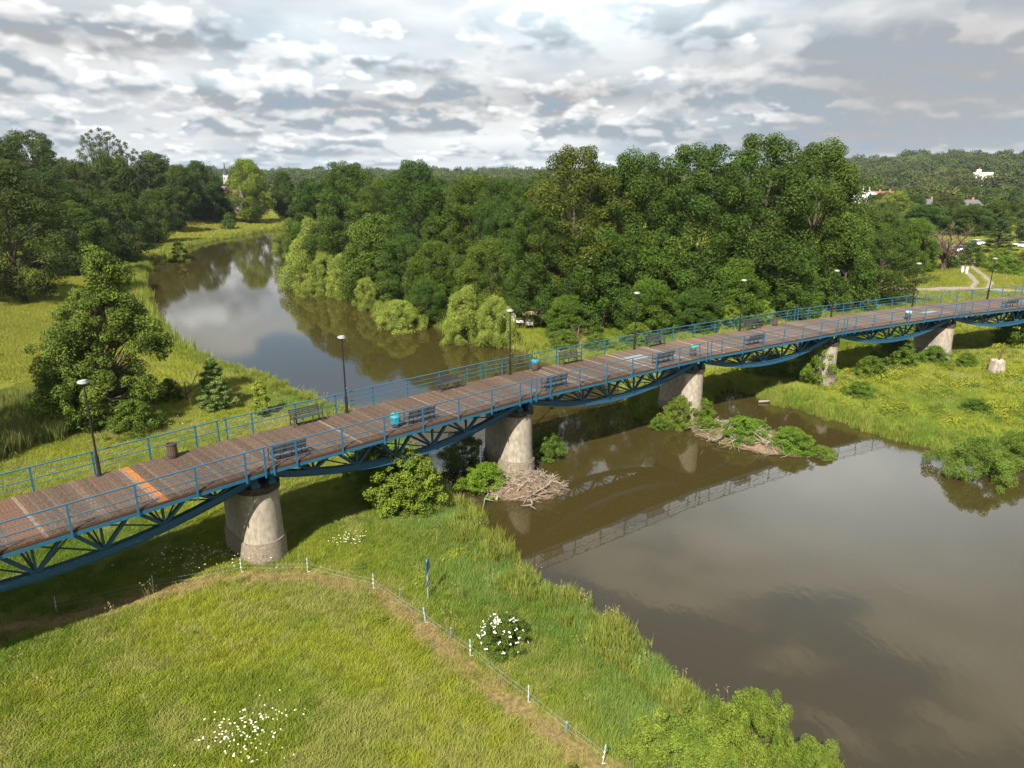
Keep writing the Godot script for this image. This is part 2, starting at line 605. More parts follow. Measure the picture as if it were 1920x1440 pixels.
func plant(src: String, called: String, label: String, category: String, x: float, z: float, h: float, w: float, group := "", tint := Color.WHITE, turn := -1.0) -> Node3D:
	var p: Node3D = protos[src]
	var o: Node3D = p.duplicate()
	for key in ["src_h", "src_r"]:
		if o.has_meta(key): o.remove_meta(key)
	o.name = uniq(called)
	add_child(o)
	var sy: float = h / p.get_meta("src_h")
	var sx: float = w * 0.5 / p.get_meta("src_r")
	o.position = Vector3(x, height(x, z) - 0.05, z)
	var g := RandomNumberGenerator.new()
	g.seed = hash(Vector2(x, z))
	var ang := g.randf() * TAU if turn < 0.0 else turn
	o.transform.basis = Basis(Vector3.UP, ang).scaled(Vector3(sx, sy, sx))
	tag(o, label, category, group)
	if tint != Color.WHITE:
		var key := "foliage_%02x%02x%02x" % [int(tint.r * 100), int(tint.g * 100), int(tint.b * 100)]
		o.get_node("crown").material_override = leaf_mat(key, lin(tint.r, tint.g, tint.b))
	return o

# ------------------------------------------------------------------ the bridge
func span_frame(k: int) -> Transform3D:
	var a := joints[k]
	var u := (joints[k + 1] - a).normalized()
	return Transform3D(Basis(Vector3(u.x, 0, u.y), Vector3.UP, Vector3(-u.y, 0, u.x)), Vector3(a.x, 0, a.y))

# a point of the deck in the world: span, metres along it, metres across (0 = river-downstream edge, -5.1 = the other)
func on_deck(k: int, along: float, across: float, y := DECK) -> Vector3:
	return span_frame(k) * Vector3(along, y, across)

func deck_turn(k: int) -> float:
	var u := span_frame(k).basis.x
	return atan2(-u.z, u.x)

func plank_color(k: int, i: int) -> int:
	# index into the plank tones; 9 = fresh orange board, 8 = pale worn board
	var along := i * 0.15
	if k == 0 and along > 12.15 and along < 12.5: return 9
	if k == 3 and (absf(along - 1.8) < 0.08 or absf(along - 3.4) < 0.08): return 9
	if k == 0 and absf(along - 7.4) < 0.25: return 7
	var dice := RandomNumberGenerator.new()
	dice.seed = k * 1000 + i * 7 + 5
	var drift := n_mid.get_noise_2d(along * 4.0, k * 90.0)
	var h := dice.randf()
	if h < 0.035: return 8
	if h < 0.07: return 7
	return clampi(int(1.0 + dice.randf() * 4.2 + drift * 3.0), 0, 6)

const PLANKS := [Color(0.066, 0.044, 0.034), Color(0.074, 0.048, 0.036), Color(0.082, 0.053, 0.040), Color(0.090, 0.059, 0.044), Color(0.100, 0.066, 0.050), Color(0.112, 0.076, 0.058), Color(0.092, 0.054, 0.038), Color(0.115, 0.062, 0.042), Color(0.165, 0.120, 0.092), Color(0.300, 0.110, 0.034)]

func build_bridge() -> void:
	var origin := Vector3(joints[2].x, 0, joints[2].y)
	var bridge := thing("footbridge", "long curved blue steel footbridge with a brown plank deck on round-nosed concrete piers", "bridge", origin)
	var blue := mat("blue_paint", lin(0.013, 0.135, 0.265), 0.42, 0.0, 0.5)
	blue.albedo_color = Color.WHITE
	triplanar(blue, worn_paint(lin(0.011, 0.078, 0.145), lin(0.018, 0.110, 0.190), 512, 21), Vector3(0.55, 0.55, 0.55), true)
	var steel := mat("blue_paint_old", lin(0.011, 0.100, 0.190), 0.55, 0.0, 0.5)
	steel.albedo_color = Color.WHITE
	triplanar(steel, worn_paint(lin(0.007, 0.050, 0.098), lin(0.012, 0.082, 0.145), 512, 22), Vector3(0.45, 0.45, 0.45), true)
	var grain := noise_tex(0.02, Color(0.52, 0.50, 0.48), Color(1, 1, 1), 512, 23, 5, Vector2(1, 1))
	var tones := []
	for k in PLANKS.size():
		var c: Color = PLANKS[k]
		var m := mat("plank_%d" % k, lin(c.r * 1.58, c.g * 1.70, c.b * 1.62), 0.85, 0.0, 0.3)
		# local axes: the plank runs along z
		triplanar(m, grain, Vector3(2.6, 2.6, 0.22))
		m.uv1_offset = Vector3(k * 0.37, k * 0.11, k * 0.23)
		tones.append(m)
	var joined_wood := mat("plank_joined", Color.WHITE, 0.85, 0.0, 0.3)
	joined_wood.vertex_color_use_as_albedo = true
	var edge_wood := mat("edge_timber", lin(0.085, 0.052, 0.034), 0.9, 0.0, 0.3)
	triplanar(edge_wood, grain, Vector3(0.3, 3.0, 3.0))
	var plank_box := BoxMesh.new()
	plank_box.size = Vector3(0.146, 0.06, DECK_WIDTH)
	var g := RandomNumberGenerator.new()
	g.seed = 404
	var chord := chord_mesh()
	var made := 0
	for k in 6:
		var span := Node3D.new()
		span.name = "span" if k == 0 else "span_%03d" % k
		bridge.add_child(span)
		var xf := span_frame(k)
		xf.origin -= origin
		span.transform = xf
		# planks
		var boards := int(PITCH / 0.15)
		var rest := Shape.new()
		for i in boards:
			var tone := plank_color(k, i)
			# the bridge curves: boards fan out from the joint's own direction
			var q := 1.0 - 2.0 * (i + 0.5) / boards
			var fan := Basis(Vector3.UP, q * FAN + g.randf_range(-0.0012, 0.0012)) * Basis(Vector3.RIGHT, g.randf_range(-0.001, 0.001))
			var edge := Vector3((i + 0.5) * PITCH / boards, DECK - 0.03 + g.randf_range(-0.006, 0.003), g.randf_range(-0.02, 0.02))
			var at := edge + fan * Vector3(0, 0, -DECK_WIDTH * 0.5)
			if made < 298:
				part(span, "plank", plank_box, tones[tone], Transform3D(fan, at))
				made += 1
			else:
				var first := rest.v.size()
				rest.box(plank_box.size * -0.5, plank_box.size * 0.5)
				for j in range(first, rest.v.size()): rest.v[j] = at + fan * rest.v[j]
				var c: Color = PLANKS[tone] * (1.2 * g.randf_range(0.9, 1.1))
				rest.paint(Color(c.r, c.g * 1.12, c.b * 1.11))
		if rest.v.size() > 0:
			var d := part(span, "decking", rest.mesh(), joined_wood)
			d.set_meta("kind", "stuff")
		# timber under the planks and along the edges
		for c in [-0.32, -1.6, -2.55, -3.5, -4.78]:
			bar(span, "deck_beam", Vector3(0.02, DECK - 0.145, c), Vector3(PITCH - 0.02, DECK - 0.145, c), 0.14, 0.16, edge_wood)
		for c in [0.03, -DECK_WIDTH - 0.03]:
			var ext := 0.2 if c < -1.0 else 0.0
			bar(span, "edge_board", Vector3(0.02 - ext, DECK - 0.10, c), Vector3(PITCH - 0.02 + ext, DECK - 0.10, c), 0.045, 0.10, edge_wood)
			bar(span, "edge_beam", Vector3(0.04 - ext, DECK - 0.235, c), Vector3(PITCH - 0.04 + ext, DECK - 0.235, c), 0.09, 0.15, blue)
		# railings
		var posts := [0.22, 1.4, 3.9, 6.4, 8.9, 11.4, 13.9, 16.2, PITCH - 0.22]
		for side in [1.0, -1.0]:
			var c: float = 0.115 if side > 0.0 else -DECK_WIDTH - 0.115
			var ext := 0.0 if side > 0.0 else 0.21
			for p0 in posts:
				var p: float = p0 + (-ext if p0 < 0.5 else ext if p0 > PITCH - 0.5 else 0.0)
				bar(span, "railing_post", Vector3(p, DECK - 0.42, c), Vector3(p, DECK + 1.10, c), 0.05, 0.075, blue)
				bar(span, "post_bracket", Vector3(p, DECK - 0.30, c - side * 0.03), Vector3(p, DECK - 0.30, c - side * 0.32), 0.07, 0.05, blue)
			for r in [[1.12, 0.034], [0.83, 0.014], [0.56, 0.026], [0.28, 0.014]]:
				rod(span, "handrail" if r[0] > 1.0 else "rail", Vector3(0.06 - ext, DECK + r[0], c - side * 0.02), Vector3(PITCH - 0.06 + ext, DECK + r[0], c - side * 0.02), r[1], blue)
		# fish-bellied trusses
		var bottoms := [2.65, 5.15, 7.65, 10.15, 12.65, 15.05]
		for c in [-0.85, -4.25]:
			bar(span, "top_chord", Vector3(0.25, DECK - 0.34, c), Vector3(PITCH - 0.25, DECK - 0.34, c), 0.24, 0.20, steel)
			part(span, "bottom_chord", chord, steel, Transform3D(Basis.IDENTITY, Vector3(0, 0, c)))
			for i in bottoms.size():
				var x: float = bottoms[i]
				var y := chord_y(x) + 0.10
				var foot := Vector3(x, y, c)
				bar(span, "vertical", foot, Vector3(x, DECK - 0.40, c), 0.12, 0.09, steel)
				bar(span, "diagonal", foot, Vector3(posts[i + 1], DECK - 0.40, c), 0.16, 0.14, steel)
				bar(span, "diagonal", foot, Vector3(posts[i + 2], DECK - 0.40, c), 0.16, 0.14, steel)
				bar(span, "gusset_plate", Vector3(x - 0.24, y + 0.06, c + 0.02), Vector3(x + 0.24, y + 0.06, c + 0.02), 0.14, 0.26, steel)
		for i in bottoms.size():
			var x: float = bottoms[i]
			var y := chord_y(x) + 0.08
			bar(span, "cross_strut", Vector3(x, y, -0.85), Vector3(x, y, -4.25), 0.09, 0.09, steel)
			bar(span, "sway_brace", Vector3(x, y, -0.85), Vector3(x, DECK - 0.42, -4.25), 0.05, 0.05, steel)
			bar(span, "sway_brace", Vector3(x + 0.03, y, -4.25), Vector3(x + 0.03, DECK - 0.42, -0.85), 0.05, 0.05, steel)
			if i < bottoms.size() - 1:
				var y2 := chord_y(bottoms[i + 1]) + 0.08
				bar(span, "wind_brace", Vector3(x, y, -0.85), Vector3(bottoms[i + 1], y2, -4.25), 0.06, 0.05, steel)
				bar(span, "wind_brace", Vector3(x, y - 0.02, -4.25), Vector3(bottoms[i + 1], y2 - 0.02, -0.85), 0.06, 0.05, steel)
		for x in posts:
			bar(span, "floor_beam", Vector3(x, DECK - 0.31, -0.12), Vector3(x, DECK - 0.31, -DECK_WIDTH + 0.12), 0.10, 0.14, steel)
	# piers
	var concrete := mat("pier_concrete", lin(0.375, 0.335, 0.275), 0.9, 0.0, 0.3)
	triplanar(concrete, noise_tex(0.018, Color(0.70, 0.68, 0.64), Color(1.0, 1.0, 1.0), 512, 31, 5), Vector3(0.42, 0.16, 0.42), true)
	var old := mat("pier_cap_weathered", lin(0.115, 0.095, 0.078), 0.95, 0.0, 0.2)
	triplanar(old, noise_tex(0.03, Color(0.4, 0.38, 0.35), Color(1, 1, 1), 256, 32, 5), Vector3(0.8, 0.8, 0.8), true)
	var plinth_m := mat("pier_plinth", lin(0.30, 0.265, 0.21), 0.9, 0.0, 0.3)
	triplanar(plinth_m, noise_tex(0.025, Color(0.66, 0.62, 0.58), Color(1, 1, 1), 512, 33, 5), Vector3(0.5, 0.5, 0.5), true)
	var stone := mat("pier_stone", lin(0.35, 0.305, 0.23), 0.9, 0.0, 0.3)
	triplanar(stone, noise_tex(0.03, Color(0.6, 0.56, 0.5), Color(1, 1, 1), 256, 34, 4), Vector3(0.7, 0.7, 0.7), true)
	for k in range(0, 7):
		var ua := (joints[mini(k + 1, 6)] - joints[mini(k, 5)]).normalized()
		var ub := (joints[maxi(k, 1)] - joints[maxi(k - 1, 0)]).normalized()
		var u := (ua + ub).normalized()
		var pier := Node3D.new()
		pier.name = "pier" if k == 0 else "pier_%03d" % k
		bridge.add_child(pier)
		var basis_ := Basis(Vector3(u.x, 0, u.y), Vector3.UP, Vector3(-u.y, 0, u.x))
		var at := Vector3(joints[k].x, 0, joints[k].y) + basis_.z * (-DECK_WIDTH * 0.5 + 0.1)
		pier.transform = Transform3D(basis_, at - origin)
		var gy := maxf(height(at.x, at.z), -1.4)
		var ledge := maxf(gy, 0.0) + 1.15
		part(pier, "plinth", stadium([[gy - 0.6, 1.15], [ledge - 0.10, 1.13], [ledge - 0.03, 1.12], [ledge, 1.09]], 0.92), plinth_m)
		part(pier, "shaft", stadium([[ledge - 0.05, 1.035], [DECK - 3.42, 1.012], [DECK - 3.40, 0.995], [DECK - 3.38, 1.012], [DECK - 2.5, 0.995], [DECK - 2.48, 0.978], [DECK - 2.46, 0.995], [DECK - 1.55, 0.98], [DECK - 1.52, 1.0]], 0.92), concrete)
		part(pier, "cap", stadium([[DECK - 1.56, 1.0], [DECK - 1.52, 1.07], [DECK - 1.24, 1.08], [DECK - 1.20, 1.04]], 0.92), old)
		for c in [-0.85, -4.25]:
			for side in [-0.42, 0.42]:
				var z: float = c + DECK_WIDTH * 0.5 - 0.1
				bar(pier, "bearing", Vector3(side - 0.2, DECK - 1.08, z), Vector3(side + 0.2, DECK - 1.08, z), 0.36, 0.24, steel)
				bar(pier, "bearing_post", Vector3(side - 0.13, DECK - 0.70, z), Vector3(side + 0.13, DECK - 0.70, z), 0.26, 0.52, steel)
		if k == 2:
			stone_courses(pier, stone, gy, ledge)

func chord_y(x: float) -> float:
	var t := clampf((x - 0.3) / (PITCH - 0.6), 0.0, 1.0)
	return DECK - 0.62 - 1.30 * pow(sin(PI * t), 0.86)

func chord_mesh() -> ArrayMesh:
	# the curved lower boom: a plate girder, bent through the panel points
	var s := Shape.new()
	var xs := [0.28, 0.9, 1.6, 2.65, 3.9, 5.15, 6.4, 7.65, 8.9, 10.15, 11.4, 12.65, 13.9, 15.05, 15.8, 16.5, PITCH - 0.28]
	for i in xs.size() - 1:
		var a := Vector3(xs[i], chord_y(xs[i]), 0)
		var b := Vector3(xs[i + 1], chord_y(xs[i + 1]), 0)
		for f in [[0.15, 0.15, 0.14], [0.26, -0.165, 0.02], [0.26, 0.165, 0.02]]:
			# [half width, centre, half height]: the web box, then the two flanges
			var hw: float = 0.11 if f[2] > 0.1 else 0.16
			var cy: float = 0.0 if f[2] > 0.1 else f[1]
			var hh: float = 0.15 if f[2] > 0.1 else 0.014
			var lo_a := a + Vector3(0, cy - hh, 0)
			var hi_a := a + Vector3(0, cy + hh, 0)
			var lo_b := b + Vector3(0, cy - hh, 0)
			var hi_b := b + Vector3(0, cy + hh, 0)
			var z := Vector3(0, 0, hw)
			s.quad(lo_a + z, hi_a + z, hi_b + z, lo_b + z)
			s.quad(lo_b - z, hi_b - z, hi_a - z, lo_a - z)
			s.quad(hi_a + z, hi_a - z, hi_b - z, hi_b + z)
			s.quad(lo_a - z, lo_a + z, lo_b + z, lo_b - z)
	return s.mesh()

# rings of a long round-ended plan: [height, radius], half length between the two centres
func stadium(rings: Array, half: float) -> ArrayMesh:
	var s := Shape.new()
	var per := 32
	for ring in rings:
		for k in per:
			var a := TAU * k / per
			var d := Vector3(cos(a), 0, sin(a))
			s.v.append(d * ring[1] + Vector3(0, ring[0], half if sin(a) >= 0.0 else -half))
			s.n.append(d)
	for j in rings.size() - 1:
		for k in per:
			var a := j * per + k
			var b := j * per + (k + 1) % per
			s.i.append_array(PackedInt32Array([a, b, a + per, b, b + per, a + per]))
	for j in rings.size() - 1:   # slanting rings lean their normals
		pass
	var top := s.v.size()
	var last: Array = rings[rings.size() - 1]
	s.v.append(Vector3(0, last[0], 0)); s.n.append(Vector3.UP)
	for k in per:
		s.v.append(s.v[(rings.size() - 1) * per + k]); s.n.append(Vector3.UP)
	for k in per:
		s.i.append_array(PackedInt32Array([top, top + 1 + k, top + 1 + (k + 1) % per]))
	return s.mesh()

func stone_courses(pier: Node3D, m: Material, gy: float, ledge: float) -> void:
	var g := RandomNumberGenerator.new()
	g.seed = 90
	var y := 0.0
	var course := 0
	while y < ledge - 0.2:
		var hgt := 0.27
		var a := g.randf() * 0.3
		while a < PI - 0.05:
			var wd := g.randf_range(0.26, 0.42)
			var s := Shape.new()
			var r0 := 1.08
			var r1 := 1.185 - 0.03 * y + g.randf_range(-0.008, 0.008)
			var a1 := minf(a + wd - 0.016, PI)
			var z0 := Vector3(0, 0, 0.92)
			for side in 2:
				pass
			for q in 2:
				var b0 := lerpf(a, a1, q * 0.5)
				var b1 := lerpf(a, a1, (q + 1) * 0.5)
				var p0 := z0 + Vector3(cos(b0) * r1, 0, sin(b0) * r1)
				var p1 := z0 + Vector3(cos(b1) * r1, 0, sin(b1) * r1)
				var i0 := z0 + Vector3(cos(b0) * r0, 0, sin(b0) * r0)
				var i1 := z0 + Vector3(cos(b1) * r0, 0, sin(b1) * r0)
				var lo := Vector3(0, y + 0.006, 0)
				var hi := Vector3(0, y + hgt - 0.008, 0)
				s.quad(p0 + lo, p1 + lo, p1 + hi, p0 + hi)
				s.quad(p0 + hi, p1 + hi, i1 + hi, i0 + hi)
				s.quad(i0 + lo, i1 + lo, p1 + lo, p0 + lo)
				if q == 0: s.quad(i0 + lo, p0 + lo, p0 + hi, i0 + hi)
				else: s.quad(p1 + lo, i1 + lo, i1 + hi, p1 + hi)
			part(pier, "stone", s.mesh(), m)
			a += wd
		y += hgt
		course += 1

# ------------------------------------------------------------------ things on the deck
func make_lamp(k: int, along: float, label: String) -> void:
	var o := thing("street_lamp", label, "street lamp", on_deck(k, along, -4.9), deck_turn(k), "lamps along the bridge")
	var black := mat("lamp_black", lin(0.012, 0.012, 0.014), 0.4)
	var grey := mat("lamp_head_grey", lin(0.34, 0.35, 0.36), 0.4, 0.1)
	var s := Shape.new()
	s.tube([Vector3(0, 0, 0), Vector3(0, 1.0, 0)], [0.085, 0.085], 12)
	part(o, "base", s.mesh(), black)
	s = Shape.new()
	s.tube([Vector3(0, 0.95, 0), Vector3(0, 4.45, 0)], [0.055, 0.036], 10)
	part(o, "pole", s.mesh(), black)
	s = Shape.new()
	s.tube([Vector3(0, -0.02, 0), Vector3(0, 0.03, 0)], [0.16, 0.16], 14)
	part(o, "foot_plate", s.mesh(), black)
	s = Shape.new()
	s.tube([Vector3(0, 4.40, 0), Vector3(0, 4.49, 0)], [0.05, 0.09], 12)
	part(o, "neck", s.mesh(), black)
	# flat lamp head
	s = Shape.new()
	s.tube([Vector3(0, 4.50, 0), Vector3(0, 4.53, 0), Vector3(0, 4.58, 0), Vector3(0, 4.62, 0), Vector3(0, 4.635, 0)], [0.19, 0.25, 0.26, 0.22, 0.12], 20)
	part(o, "lamp_head", s.mesh(), grey)
	s = Shape.new()
	s.tube([Vector3(0, 4.485, 0), Vector3(0, 4.499, 0)], [0.16, 0.16], 16)
	part(o, "diffuser", s.mesh(), mat("lamp_diffuser", lin(0.6, 0.6, 0.58), 0.3))
	rod(o, "cable_gland", Vector3(0.05, 1.5, 0), Vector3(0.09, 1.5, 0), 0.025, mat("gland_white", lin(0.6, 0.6, 0.6), 0.4))

func make_bench() -> Node3D:
	# 1.8 m long, seat towards +z
	var o := Node3D.new()
	o.name = "bench"
	var m := mat("bench_steel", lin(0.034, 0.037, 0.041), 0.5, 0.0)
	for x in [-0.86, -0.3, 0.3, 0.86]:
		var outer := absf(x) > 0.5
		if outer:
			bar(o, "leg", Vector3(x, 0, 0.24), Vector3(x, 0.66, 0.24), 0.05, 0.05, m)
			bar(o, "leg", Vector3(x, 0, -0.24), Vector3(x, 0.44, -0.24), 0.05, 0.05, m)
			bar(o, "armrest", Vector3(x, 0.67, 0.27), Vector3(x, 0.67, -0.30), 0.06, 0.03, m)
		else:
			bar(o, "leg", Vector3(x, 0, 0.16), Vector3(x, 0.42, 0.16), 0.04, 0.04, m)
		bar(o, "seat_bearer", Vector3(x, 0.42, 0.25), Vector3(x, 0.40, -0.26), 0.04, 0.05, m)
		bar(o, "back_support", Vector3(x, 0.38, -0.22), Vector3(x, 0.90, -0.36), 0.04, 0.05, m, Vector3.RIGHT)
	for k in 6:
		bar(o, "seat_slat", Vector3(-0.9, 0.458 - 0.004 * k, 0.23 - 0.082 * k), Vector3(0.9, 0.458 - 0.004 * k, 0.23 - 0.082 * k), 0.066, 0.025, m)
	for k in 4:
		var y := 0.54 + 0.10 * k
		bar(o, "back_slat", Vector3(-0.9, y, -0.235 - 0.027 * k), Vector3(0.9, y, -0.235 - 0.027 * k), 0.022, 0.07, m)
	return o

func make_bin() -> Node3D:
	var o := Node3D.new()
	o.name = "litter_bin"
	var wood := mat("bin_timber", lin(0.070, 0.042, 0.030), 0.85)
	var metal := mat("bin_metal", lin(0.03, 0.03, 0.03), 0.5, 0.4)
	for k in 16:
		var a := TAU * k / 16.0
		var d := Vector3(cos(a), 0, sin(a))
		bar(o, "slat", d * 0.235 + Vector3(0, 0.06, 0), d * 0.235 + Vector3(0, 0.74, 0), 0.075, 0.022, wood, d)
	for y in [0.14, 0.66]:
		var s := Shape.new()
		s.tube([Vector3(0, y - 0.02, 0), Vector3(0, y + 0.02, 0)], [0.256, 0.256], 20, Color.WHITE, false)
		part(o, "hoop", s.mesh(), metal)
	var s2 := Shape.new()
	s2.tube([Vector3(0, 0.03, 0), Vector3(0, 0.70, 0)], [0.21, 0.215], 16)
	part(o, "liner", s2.mesh(), metal)
	return o

func bin_bag(o: Node3D, m: Material, low: float, high: float, bulge: float) -> void:
	var s := Shape.new()
	var per := 18
	var rings := [[low, 0.262], [lerpf(low, high, 0.35), 0.262 + bulge * 0.6], [lerpf(low, high, 0.7), 0.262 + bulge], [high, 0.20 + bulge * 0.7], [high + 0.05, 0.09]]
	var g := RandomNumberGenerator.new()
	g.seed = 5
	for r in rings:
		for k in per:
			var a := TAU * k / per
			var q: float = r[1] * (1.0 + g.randf_range(-0.07, 0.07))
			s.v.append(Vector3(cos(a) * q, r[0] + g.randf_range(-0.03, 0.03), sin(a) * q))
	for j in rings.size() - 1:
		for k in per:
			var a := j * per + k
			var b := j * per + (k + 1) % per
			s.i.append_array(PackedInt32Array([a, b, a + per, b, b + per, a + per]))
	part(o, "bag", s.mesh(), m)

func deck_things() -> void:
	var lamps := [[0, 11.49, "black street lamp by the fresh orange board, the first from the bank"], [1, 6.92, "black street lamp standing against the cloud mirrored in the water"],
		[2, 1.88, "black street lamp beside the teal-topped bin below the notice boards"], [2, 14.35, "black street lamp between two benches in front of the dark oaks"],
		[3, 9.31, "black street lamp beside the yellow-green bush at the fourth span"], [4, 4.34, "black street lamp half lost in foliage between oak and maple"],
		[4, 16.87, "black street lamp against the round dark maple crown"], [5, 11.05, "black street lamp against the sunny field by the dirt track"]]
	for l in lamps: make_lamp(l[0], l[1], l[2])
	var bench := make_bench()
	var benches := [[1, 4.3, -4.72, 1, "dark steel bench by the upstream railing nearest the brown bin"], [1, 14.35, -4.72, 1, "dark steel bench by the upstream railing with river right behind it"],
		[2, 7.35, -4.72, 1, "dark steel bench by the upstream railing just past the teal-topped bin"], [2, 16.6, -4.72, 1, "dark steel bench by the upstream railing at the third joint, two rust-coloured boards beside it"],
		[3, 10.8, -4.72, 1, "dark steel bench in front of the yellow-green bush"], [1, 1.25, -0.62, -1, "dark steel bench seen from behind, above the first big pier"],
		[1, 9.15, -0.62, -1, "dark steel bench seen from behind beside the bin with the turquoise bag"], [2, 2.3, -0.62, -1, "dark steel bench seen from behind above the pier with the driftwood"],
		[2, 12.9, -0.62, -1, "dark steel bench seen from behind next to the pale metal plate"], [3, 6.0, -0.62, -1, "dark steel bench seen from behind past the orange boards"],
		[5, 8.3, -0.62, -1, "dark steel bench seen from behind at the far end of the bridge"]]
	for b in benches:
		var o: Node3D = bench.duplicate()
		o.name = uniq("park_bench")
		add_child(o)
		o.position = on_deck(b[0], b[1], b[2], DECK + 0.004)
		o.rotation.y = deck_turn(b[0]) + (0.0 if b[3] > 0 else PI)
		tag(o, b[4], "bench", "benches on the bridge")
	bench.queue_free()
	var teal := mat("bag_turquoise", lin(0.010, 0.16, 0.20), 0.5)
	var green := mat("bag_green", lin(0.02, 0.22, 0.17), 0.35)
	var src := make_bin()
	var bins := [[0, 14.75, -4.68, "", "bare brown slatted litter bin by the upstream railing near the first pier"], [1, 7.7, -0.85, "big", "litter bin wrapped in a bulging turquoise bag"],
		[2, 3.95, -4.7, "top", "brown litter bin with a teal lid bag, beside a lamp"], [2, 16.5, -0.75, "green", "dark litter bin with a green bag rim by the downstream railing"],
		[3, 13.93, -4.75, "", "bare brown litter bin beyond the yellow-green bush"], [4, 9.98, -0.7, "rim", "dark litter bin with a pale blue bag on the far spans"]]
	for b in bins:
		var o: Node3D = src.duplicate()
		o.name = uniq("litter_bin")
		add_child(o)
		o.position = on_deck(b[0], b[1], b[2], DECK + 0.004)
		tag(o, b[4], "litter bin", "litter bins on the bridge")
		if b[3] == "big": bin_bag(o, teal, 0.22, 0.80, 0.03)
		elif b[3] == "top": bin_bag(o, teal, 0.56, 0.76, 0.02)
		elif b[3] == "green": bin_bag(o, green, 0.60, 0.78, 0.02)
		elif b[3] == "rim": bin_bag(o, mat("bag_pale_blue", lin(0.25, 0.45, 0.50), 0.4), 0.60, 0.80, 0.03)
	src.queue_free()
	for pl in [[2, 12.5, -2.95, 1.9, 0.95, "pale grey metal plate laid over the boards of the third span"], [4, 15.4, -2.0, 1.8, 0.8, "pale blue-grey metal plate near the far pier"]]:
		var o := thing("cover_plate", pl[5], "metal plate", on_deck(pl[0], pl[1], pl[2], DECK), deck_turn(pl[0]))
		bar(o, "sheet", Vector3(-pl[3] * 0.5, 0.009, 0), Vector3(pl[3] * 0.5, 0.009, 0), pl[4], 0.010, mat("plate_grey", lin(0.17, 0.20, 0.21), 0.6, 0.0))
		for x in [-1, 1]:
			for z in [-1, 1]:
				bar(o, "bolt", Vector3(x * pl[3] * 0.46 - 0.012, 0.018, z * pl[4] * 0.42), Vector3(x * pl[3] * 0.46 + 0.012, 0.018, z * pl[4] * 0.42), 0.024, 0.01, mat("bolt_grey", lin(0.2, 0.2, 0.2), 0.5, 0.5))
# ------------------------------------------------------------------ things on the ground
func on_ground(x: float, z: float, lift := 0.0) -> Vector3:
	return Vector3(x, height(x, z) + lift, z)

